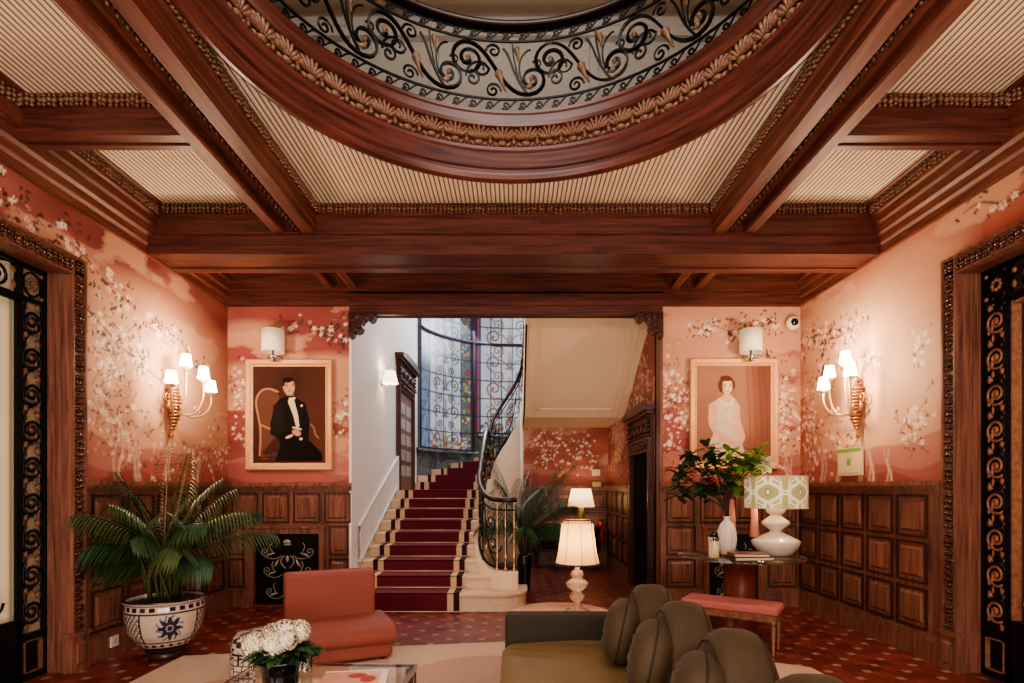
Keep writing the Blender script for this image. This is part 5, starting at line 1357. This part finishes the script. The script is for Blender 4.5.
# ---------------------------------------------------------------- palms
def frond(mb,p,az,el,ln,n,lw,ll,droop,m=0,tw=.0):
    d=Vector((math.cos(az)*math.cos(el),math.sin(az)*math.cos(el),math.sin(el)));p=Vector(p);pts=[];N=14;cur=p.copy();step=ln/N
    for i in range(N+1):
        pts.append(cur.copy());d=(d+Vector((0,0,-droop*(i/N)))).normalized();cur=cur+d*step
    mb.tube(pts,[.008*(1-.8*i/N) for i in range(N+1)],5,m)
    for i in range(n):
        t=.22+.78*i/n;k=t*N;j=min(int(k),N-1);q=pts[j].lerp(pts[j+1],k-j);tg=(pts[j+1]-pts[j]).normalized()
        sd=tg.cross(Vector((0,0,1)));sd=sd.normalized() if sd.length>1e-3 else Vector((1,0,0));L_=ll*math.sin(PI*min(1,(t-.1)*1.05))**.6*(1-.35*t)
        for s in (-1,1):
            dd=(sd*s*.75+tg*.7+Vector((0,0,-.12))).normalized();mb.leaf(q,dd,(0,0,1),L_*random.uniform(.85,1.1),lw,m,.3,.85)
def palm(r,base,fr,ll=.30,lw=.032,n=20,wall=None):
    for (az,el,ln,dr,mm) in fr:
        mb=MB();frond(mb,base+Vector((random.uniform(-.05,.05),random.uniform(-.05,.05),0)),math.radians(az),math.radians(el),ln,n,lw,ll,dr)
        if wall is not None:
            for i,v in enumerate(mb.v):
                if v.x<wall+.14: mb.v[i]=Vector((wall+.14-.13*(1-math.exp(-(wall+.14-v.x)/.13)),v.y-.25*(wall+.14-v.x),v.z))
        mb.build('frond',mm,r)
pl=empty('potted_palm',(-2.90,4.58,0),'tall kentia palm in a blue and white ceramic pot by the left wall','potted plant')
m_=MB();m_.lathe([(0,0),(.13,0),(.135,.02),(.13,.06),(0,.06)],(0,0,0),32);m_.build('plant_stand',WZd,pl)
def potpat(a,z,r):
    z-=.10
    if z>.365: return BL if z<.372 or z>.392 else WH
    if .32<z<.36: return BL if (math.sin(a*26)*.5+.5)>.42 and .325<z<.355 else WH
    if .30<z<.31 or .06<z<.068 or z<.015: return BL
    if .02<z<.055: return BL if math.sin(a*22)>.1 and .026<z<.050 else WH
    if .068<z<.30:
        k=(a/(2*PI)*6+.5)%1.0   # six fields alternating
        f=int(a/(2*PI)*6+.5)%2
        if f==0:
            x=(k-.5)*.32;y=z-.185;rr=math.hypot(x,y);an=math.atan2(y,x)
            return (30,38,60) if rr<.075+.022*math.cos(an*8) and not (.02<rr<.03) else ((90,96,120) if rr<.11 and math.sin(an*13+rr*90)>.5 else WH)
        if abs(k-.5)<.30:
            if abs(abs(k-.5)-.28)<.02: return BL
            u=k*14;v=z*42
            return BL if (abs((u+v)%2-1)<.22 or abs((u-v)%2-1)<.22) else WH
        return WH
    return WH
pf=dense([(.0,.06),(.14,.06),(.15,.07),(.155,.09),(.21,.14),(.26,.22),(.285,.32),(.292,.42),(.288,.46),(.295,.47),(.308,.485),(.308,.50),(.28,.50),(.27,.46)],.006)
pot=painted_lathe('pot',pf,260,potpat,CERP,pl)
pot.rotation_euler=(0,0,math.radians(-52))
m_=MB();m_.lathe([(0,.455),(.272,.455)],(0,0,0),24);m_.build('soil',SOIL,pl)
m_=MB();R=random.Random(9);stems=[]
for i in range(16):
    a=R.uniform(0,2*PI);r0=R.uniform(.02,.14);p=Vector((r0*math.cos(a),r0*math.sin(a),.45));q=p+Vector((R.uniform(-.18,.18),R.uniform(-.1,.1),R.uniform(.35,.55)));m_.tube([p,p.lerp(q,.5)+Vector((0,0,.03)),q],[.012,.010,.007],6);stems.append(q)
m_.build('stems',STEM,pl)
LP=mat('pale_palm_leaf',L(120,122,70),.45,var=.3,bscale=6)
palm(pl,Vector((0,0,.78)),[(168,62,.95,.10,LEAF),(150,48,.85,.16,LEAF),(195,30,.70,.22,LEAF),(215,55,.7,.2,LEAF),(10,60,.85,.14,LEAF),(-5,45,.95,.16,LEAF),(20,30,.95,.14,LEAF),(-25,50,.75,.2,LEAFD),(250,65,.7,.2,LEAFD),(300,60,.7,.2,LEAFD),(80,60,.7,.12,LEAFD),(60,80,.95,.05,LP),(100,84,1.0,.04,LP),(180,12,.60,.16,LEAFD),(340,22,.62,.18,LEAFD),(0,76,.6,.14,LEAF),(175,75,.6,.12,LEAF),(200,10,.5,.1,LEAF),(-12,66,.9,.16,LEAF),(170,40,.8,.2,LEAF),(185,70,.9,.16,LEAFD),(30,50,.85,.18,LEAFD),(-40,35,.6,.2,LEAF),(224,50,.85,.18,LEAF),(216,35,.7,.2,LEAFD),(270,50,.55,.22,LEAFD)],ll=.30,lw=.017,n=24,wall=-.43)
pl2=empty('potted_palm',(.14,7.5,0),'dark green palm in a glossy black vase beside the foot of the stairs','potted plant')
m_=MB();m_.lathe([(0,0),(.07,0),(.075,.02),(.085,.15),(.10,.32),(.105,.42),(.09,.47),(.095,.49),(.08,.49),(.07,.44),(0,.44)],(0,0,0),32);m_.build('pot',BLACK,pl2)
m_=MB()
for i in range(9):
    a=R.uniform(0,2*PI);p=Vector((.04*math.cos(a),.04*math.sin(a),.44));q=p+Vector((R.uniform(-.1,.1),R.uniform(-.1,.1),R.uniform(.3,.6)));m_.tube([p,q],[.010,.007],5)
m_.build('stems',STEM,pl2)
palm(pl2,Vector((0,0,.75)),[(180,55,.8,.16,LEAFD),(195,75,1.1,.12,LEAFD),(160,70,.9,.15,LEAFD),(10,60,1.25,.10,LEAF),(-10,70,1.1,.12,LEAF),(20,45,.9,.16,LEAFD),(250,60,.8,.2,LEAFD),(290,65,.9,.2,LEAFD),(330,55,.9,.18,LEAFD),(90,70,.9,.1,LEAFD),(60,60,.9,.14,LEAFD),(180,30,.7,.2,LEAFD),(0,25,.7,.2,LEAFD),(230,80,.8,.12,LEAF),(310,82,.9,.12,LEAF),(215,40,.8,.24,LEAFD),(340,35,.7,.24,LEAFD),(270,35,.6,.24,LEAFD)],ll=.36,lw=.017,n=26)
# ---------------------------------------------------------------- glass table and its things
gt=empty('round_table',(2.19,5.33,0),'round glass-topped table on a brown drum pedestal before the right panelling','table')
m_=MB();m_.lathe([(0,.735),(.575,.735),(.58,.742),(.575,.75),(0,.75)],(0,0,0),64);m_.build('glass_top',glass('table_glass',(.86,.92,.84,1),.03),gt)
m_=MB();m_.lathe([(0,0),(.19,0),(.19,.03),(.16,.05),(.145,.06),(.145,.30),(.15,.31),(.15,.33),(.145,.34),(.145,.66),(.17,.70),(.19,.71),(.19,.734),(0,.734)],(0,0,0),40);m_.build('pedestal',mat('brown_leather_drum',L(112,52,36),.35,var=.2,bscale=8),gt)
tz=.75
lm=empty('table_lamp',(2.53,5.32,tz),'white stacked ceramic lamp with a patterned drum shade on the glass table','lamp')
m_=MB();m_.lathe([(0,0),(.12,0),(.14,.01),(.20,.08),(.222,.135),(.21,.15),(.10,.205),(.06,.225),(.05,.24),(.07,.255),(.125,.30),(.13,.315),(.12,.33),(.06,.375),(.05,.39),(.08,.41),(.09,.435),(.085,.455),(.05,.485),(.02,.50),(.02,.54),(0,.54)],(0,0,0),48);m_.build('lamp_base',WHITEC,lm)
m_=MB();sc=Canvas(2*PI*.275,.30,.005,(176,168,112));
def ik(c):
    w,h=c.w,c.h
    for k in range(6):
        x=(k+.5)*w/6
        for s in (-1,1):
            for (o1,col,wd) in ((0,(240,230,196),.03),(.045,(240,230,196),.014),(.075,(226,214,170),.01)):
                pts=[(x+s*.02,.15+.0*s),(x+s*(.06-o1*.3),.15+.05+o1),(x+s*(.13-o1*.2),.15+.09+o1),(x+s*.10,.30)]
                c.line(pts,wd,col);c.line([(a,.30-b) for a,b in pts],wd,col)
        c.el(x,.15,.05,.022,(244,236,210));c.el(x,.15,.02,.008,(150,150,90));c.el(x+w/12,.15,.03,.04,(150,146,92));c.el(x+w/12,.15,.014,.02,(240,232,200))
ik(sc)
IK=attr('ikat_shade',.85,emit=.35)
shd=sc.mesh('lamp_shade',lambda u,v:(.28*math.cos(-u/.275-1.2),.28*math.sin(-u/.275-1.2),.46+v),[IK],lm)
CB=mat('cream_binding',L(214,200,160),.7)
for z in (.46,.76):
    m_=MB();m_.tube([(.28*math.cos(i*PI/24),.28*math.sin(i*PI/24),z) for i in range(48)],.005,5,closed=True);m_.build('shade_rim',CB,lm)
vs_=empty('vase_of_branches',(2.05,5.30,tz),'fluted white vase holding leafy green branches on the glass table','vase')
m_=MB();m_.lathe([(0,0),(.045,0),(.055,.01),(.078,.08),(.088,.16),(.082,.24),(.055,.31),(.03,.335),(.028,.36),(.035,.375),(.025,.375),(.02,.34)],(0,0,0),60,mod=lambda a,z:1+.05*math.cos(12*a) if z<.33 else 1);m_.build('vase_body',WHITEC,vs_)
m_=MB();lf=MB();lf2=MB();R=random.Random(21)
tips=[(-.46,0,.82),(-.34,.05,.98),(-.20,-.05,1.02),(-.28,-.06,.74),(-.12,.0,.90),(.02,-.03,.97),(.10,.0,.86),(.18,-.02,.96),(.26,.0,.88),(-.05,-.06,.74),(-.42,.03,.66),(.08,.05,.72),(-.16,.03,.68),(.30,.0,1.0)]
for (tx,ty,tz_) in tips:
    p0=Vector((-.01,0,.35));e=Vector((tx,ty,tz_))
    pts=bez(p0,(p0.x-.01,0,.55),(tx*.4,ty*.5,tz_*.75),tuple(e),8);m_.tube(pts,[.006]*9,5)
    tgt=lf2 if tx>.0 else lf
    for k in range(24):
        a=R.uniform(0,2*PI);v=Vector((math.cos(a),math.sin(a),R.uniform(-.5,.9))).normalized();q=e+Vector((R.gauss(0,.02),R.gauss(0,.02),R.uniform(-.14,.03)))
        tgt.leaf(q,v,(0,0,1),R.uniform(.12,.18),.068,0,.12,.12)
m_.build('branches',BARK,vs_);lf.build('dark_leaves',LEAFD,vs_);lf2.build('light_leaves',LEAFL,vs_)
m_=MB()
for (bx,bz,s) in ((.36,.88,.06),(.33,.72,.04),(.20,.66,.035)):
    for k in range(9):
        a=k*2*PI/6;m_.leaf((bx,-.03,bz),(math.cos(a),-.3,math.sin(a)),(0,1,0),s*1.6,s,0,.2,0)
m_.build('white_blossom',PETAL,vs_)
m_=MB()
for (bx,bz) in ((-.17,.70),(-.14,.72)): m_.ell((bx,-.05,bz),.022)
m_.build('red_berry',mat('red_berry',L(160,26,24),.3),vs_)
cd=empty('glass_candle',(1.875,5.16,tz),'cream candle in a clear glass with a dark lid on the glass table','candle')
m_=MB();m_.lathe([(0,0),(.045,0),(.045,.15),(0,.15)],(0,0,0),24);m_.build('candle_wax',mat('cream_wax',L(240,222,180),.5,emit=L(240,200,140),es=.25),cd)
m_=MB();m_.lathe([(.0475,.0),(.0475,.19)],(0,0,0),24);m_.build('glass_holder',GLASS,cd)
m_=MB();m_.lathe([(0,.19),(.03,.19),(.04,.195),(.04,.235),(0,.24)],(0,0,0),20);m_.build('lid',BLACK,cd)
def stick(x,y,lab,h,r0,r1,zb):
    r=empty('candlestick',(x,y,tz),lab,'candle','pink tapered candles on dark holders')
    m_=MB();m_.lathe([(0,0),(.045,0),(.05,.012),(.02,.025),(.016,.05),(.03,.07),(.035,.09),(.02,.10),(.02,zb-.01),(.035,zb),(0,zb)],(0,0,0),20);m_.build('candle_holder',BLACK,r)
    m_=MB();m_.lathe([(0,zb),(r0,zb),(r1,zb+h),(0,zb+h+.01)],(0,0,0),20);m_.build('candle',mat('pink_candle',L(222,150,128),.5),r)
stick(2.20,5.55,'pink tapered candle on a dark holder behind the white vase',.36,.042,.022,.17)
stick(2.36,5.40,'pink tapered candle on a dark holder beside the white ceramic lamp',.33,.046,.024,.17)
for i,(z,w,d,h,rz,lab,col) in enumerate(((0,.36,.25,.03,4,'large dark art book lying flat on the glass table, lower of two',L(84,46,38)),(.031,.31,.22,.026,-5,'dark art book with pale cover print on top of the larger book',L(120,84,64)))):
    b=empty('book',(2.14,5.03,tz+z),lab,'book','books stacked on the glass table',rz=math.radians(rz))
    m_=MB();m_.box(-w/2,-d/2,0,w/2,d/2,.004);m_.box(-w/2,-d/2,h-.004,w/2,d/2,h);m_.box(-w/2,-d/2,0,-w/2+.004,d/2,h);m_.build('cover',mat('book_cover_%d'%i,col,.4,var=.3,bscale=30),b)
    m_=MB();m_.box(-w/2+.004,-d/2+.005,.004,w/2-.005,d/2-.005,h-.004);m_.build('pages',PETAL,b)
# ---------------------------------------------------------------- bench
bn=empty('bench',(1.91,4.84,0),'long narrow pink upholstered bench with carved gilt wooden legs beside the sofa','bench',rz=math.radians(-34))
m_=MB();m_.box(-.40,-.16,.345,.40,.16,.415);m_.build('seat',PINKF,bn,bevel=.022)
GW=mat('worn_gilt_wood',L(128,88,66),.45,.1,var=.3,bscale=30)
m_=MB();m_.box(-.385,-.15,.29,.385,.15,.345)
leafstrip(m_,(-.37,-.152,.315),(.37,-.152,.315),(0,-1,0),(0,0,1),.03,.05,0,.006);leafstrip(m_,(.387,-.14,.315),(.387,.14,.315),(1,0,0),(0,0,1),.03,.05,0,.006)
m_.build('seat_rail',GW,bn)
for x in (-.36,.36):
    for y in (-.125,.125):
        m_=MB();m_.lathe([(0,.0),(.012,.0),(.016,.02),(.011,.03),(.020,.25),(.013,.262),(.026,.275),(.026,.30),(0,.30)],(x,y,0),14);m_.build('leg',GW,bn)
# ---------------------------------------------------------------- hall console etc.
DARKW=mat('very_dark_wood',L(34,16,13),.3)
cn=empty('console_desk',(.92,9.62,0),'dark bow-fronted wooden console desk with a turned gallery under the staircase','console')
m_=MB();pr=[(-.62,.42),(-.62,-.05)]+[(-.62+1.24*i/12,-.05-.28*math.sin(PI*i/12)) for i in range(1,12)]+[(.62,-.05),(.62,.42)]
m_.prism(pr,lambda a,b,t:(a,b,t),.70,.74);m_.prism([(a*.95,b*.95) for a,b in pr],lambda a,b,t:(a,b,t),.36,.44);m_.prism([(a*.93,b*.9+.02) for a,b in pr],lambda a,b,t:(a,b,t),.58,.70);m_.build('desk_top',DARKW,cn)
m_=MB()
for i in range(15):
    q=i/14;x=-.57+1.14*q;y=-.04-.255*math.sin(PI*q);m_.lathe([(.010,.44),(.018,.47),(.009,.50),(.018,.54),(.010,.58)],(x,y,0),8)
m_.build('gallery',DARKW,cn)
for x,y in ((-.52,-.05),(.52,-.05),(-.52,.36),(.52,.36),(-.2,-.24),(.2,-.24)):
    m_=MB();m_.lathe([(0,0),(.03,0),(.035,.03),(.02,.06),(.03,.25),(.035,.36),(0,.36)],(x,y,0),12);m_.build('leg',DARKW,cn)
hl=empty('table_lamp',(1.17,9.62,.74),'table lamp with a plain white shade and squat base on the dark console','lamp')
m_=MB();m_.lathe([(0,0),(.16,0),(.17,.02),(.16,.06),(.10,.09),(.045,.11),(.045,.13),(0,.13)],(0,0,0),28);m_.lathe([(.05,.12),(.05,.35),(0,.35)],(0,0,0),20);m_.build('lamp_base',mat('olive_brass',L(140,118,70),.35,.5),hl)
m_=MB();m_.lathe([(.24,.33),(.17,.65)],(0,0,0),32);m_.build('lamp_shade',SHADEF,hl)
o=MB();o.lathe([(0,0),(.03,0),(.035,.01),(.02,.03),(.09,.06),(.10,.07),(.085,.07),(0,.04)],(0,0,0),24);o=o.build('dish',WHITEC);o.location=(.60,9.55,.74);tag(o,'small pale footed dish on the left of the dark console','dish')
fe=empty('fire_extinguisher',(1.56,9.86,.62),'red fire extinguisher hanging in the far hall corner beside the console','fire extinguisher')
m_=MB();m_.lathe([(0,-.20),(.055,-.20),(.06,-.18),(.06,.12),(.04,.17),(.02,.18),(0,.18)],(0,0,0),20);m_.build('cylinder_body',mat('extinguisher_red',L(190,16,20),.3),fe)
m_=MB();m_.lathe([(0,.18),(.018,.18),(.018,.22),(0,.22)],(0,0,0),12);m_.box(-.01,-.07,.21,.01,.03,.235);m_.tube([(0,.0,.2),(.07,0,.18),(.08,0,.0),(.07,0,-.1)],.009,6);m_.build('valve',BLACK,fe)
m_=MB();m_.box(-.04,.055,-.05,.04,.18,.05);m_.build('wall_bracket',CHROME,fe)
# ---------------------------------------------------------------- lights
def point(loc,e,col,r=.08,name='point_light'):
    d=bpy.data.lights.new(name,'POINT');d.energy=e;d.color=col;d.shadow_soft_size=r;o=bpy.data.objects.new(name,d);o.location=loc;C.objects.link(o);return o
def area(loc,tgt,e,col,sx,sy,name='added_area_light'):
    d=bpy.data.lights.new(name,'AREA');d.shape='RECTANGLE';d.size=sx;d.size_y=sy;d.energy=e;d.color=col;o=bpy.data.objects.new(name,d);o.location=loc
    o.rotation_euler=(Vector(tgt)-Vector(loc)).to_track_quat('-Z','Y').to_euler();C.objects.link(o);return o
W1=(1,.75,.52);W2=(1,.83,.70);W3=(.86,.92,1)
for sg in (-1,1):
    point((sg*3.02,5.38,2.72),44,W1,.05)
    point((sg*3.0,5.30,2.42),22 if sg<0 else 36,W1,.05)
    area((sg*2.3,-.9,3.0),(sg*2.0,5.5,2.2),70,W2,1.2,.8)  # side fill lights added behind the camera, no fixture there
area((0,-1.2,3.3),(0,5.5,1.6),95,W2,3.5,.8)  # wide fill light added behind the camera
area((0,-.7,.5),(0,3.2,4.3),290,(1,.84,.70),3.5,.8)  # low uplight added behind the camera to brighten ceiling and beams
area((0,2.0,7.0),(0,3.4,4.4),260,(1,.93,.86),3.0,3.0)  # unseen light added over the well, in the manner of a skylight
point((.46,4.0,1.02),5.5,W1,.03);point((1.17,9.62,1.27),12,W1,.05);point((2.53,5.32,1.38),9,W1,.05)
point((LM+.16,7.95,3.08),7,(1,.8,.6),.04)
area((-.6,9.0,5.9),(-.9,10,0),150,W3,2.0,3.0)  # unseen light added high in the stair hall, extends the window's daylight
area((-.2,12.0,4.9),(-1.0,8.0,1.5),120,W3,1.6,1.0)  # light added in front of the stained glass to carry its daylight inward
point((1.0,7.4,1.9),10,W2,.2)  # warm point light under the flight, no lamp stands here
w=bpy.data.worlds.new('w');bpy.context.scene.world=w;w.use_nodes=True;w.node_tree.nodes['Background'].inputs[0].default_value=(.5,.42,.38,1);w.node_tree.nodes['Background'].inputs[1].default_value=.15
# ---------------------------------------------------------------- camera
cd_=bpy.data.cameras.new('camera');cam=bpy.data.objects.new('camera',cd_);C.objects.link(cam)
cam.location=(0,0,EYE);cam.rotation_euler=(PI/2,0,0);cd_.sensor_width=36;cd_.lens=550/1024*36
cd_.shift_x=-.002;cd_.shift_y=(488-341.5)/1024;cd_.clip_start=.05
bpy.context.scene.camera=cam
vs=bpy.context.scene.view_settings
vs.view_transform='AgX';vs.look='AgX - Medium High Contrast';vs.exposure=-0.38
bpy.context.scene.cycles.use_denoising=True
bpy.context.scene.cycles.max_bounces=8
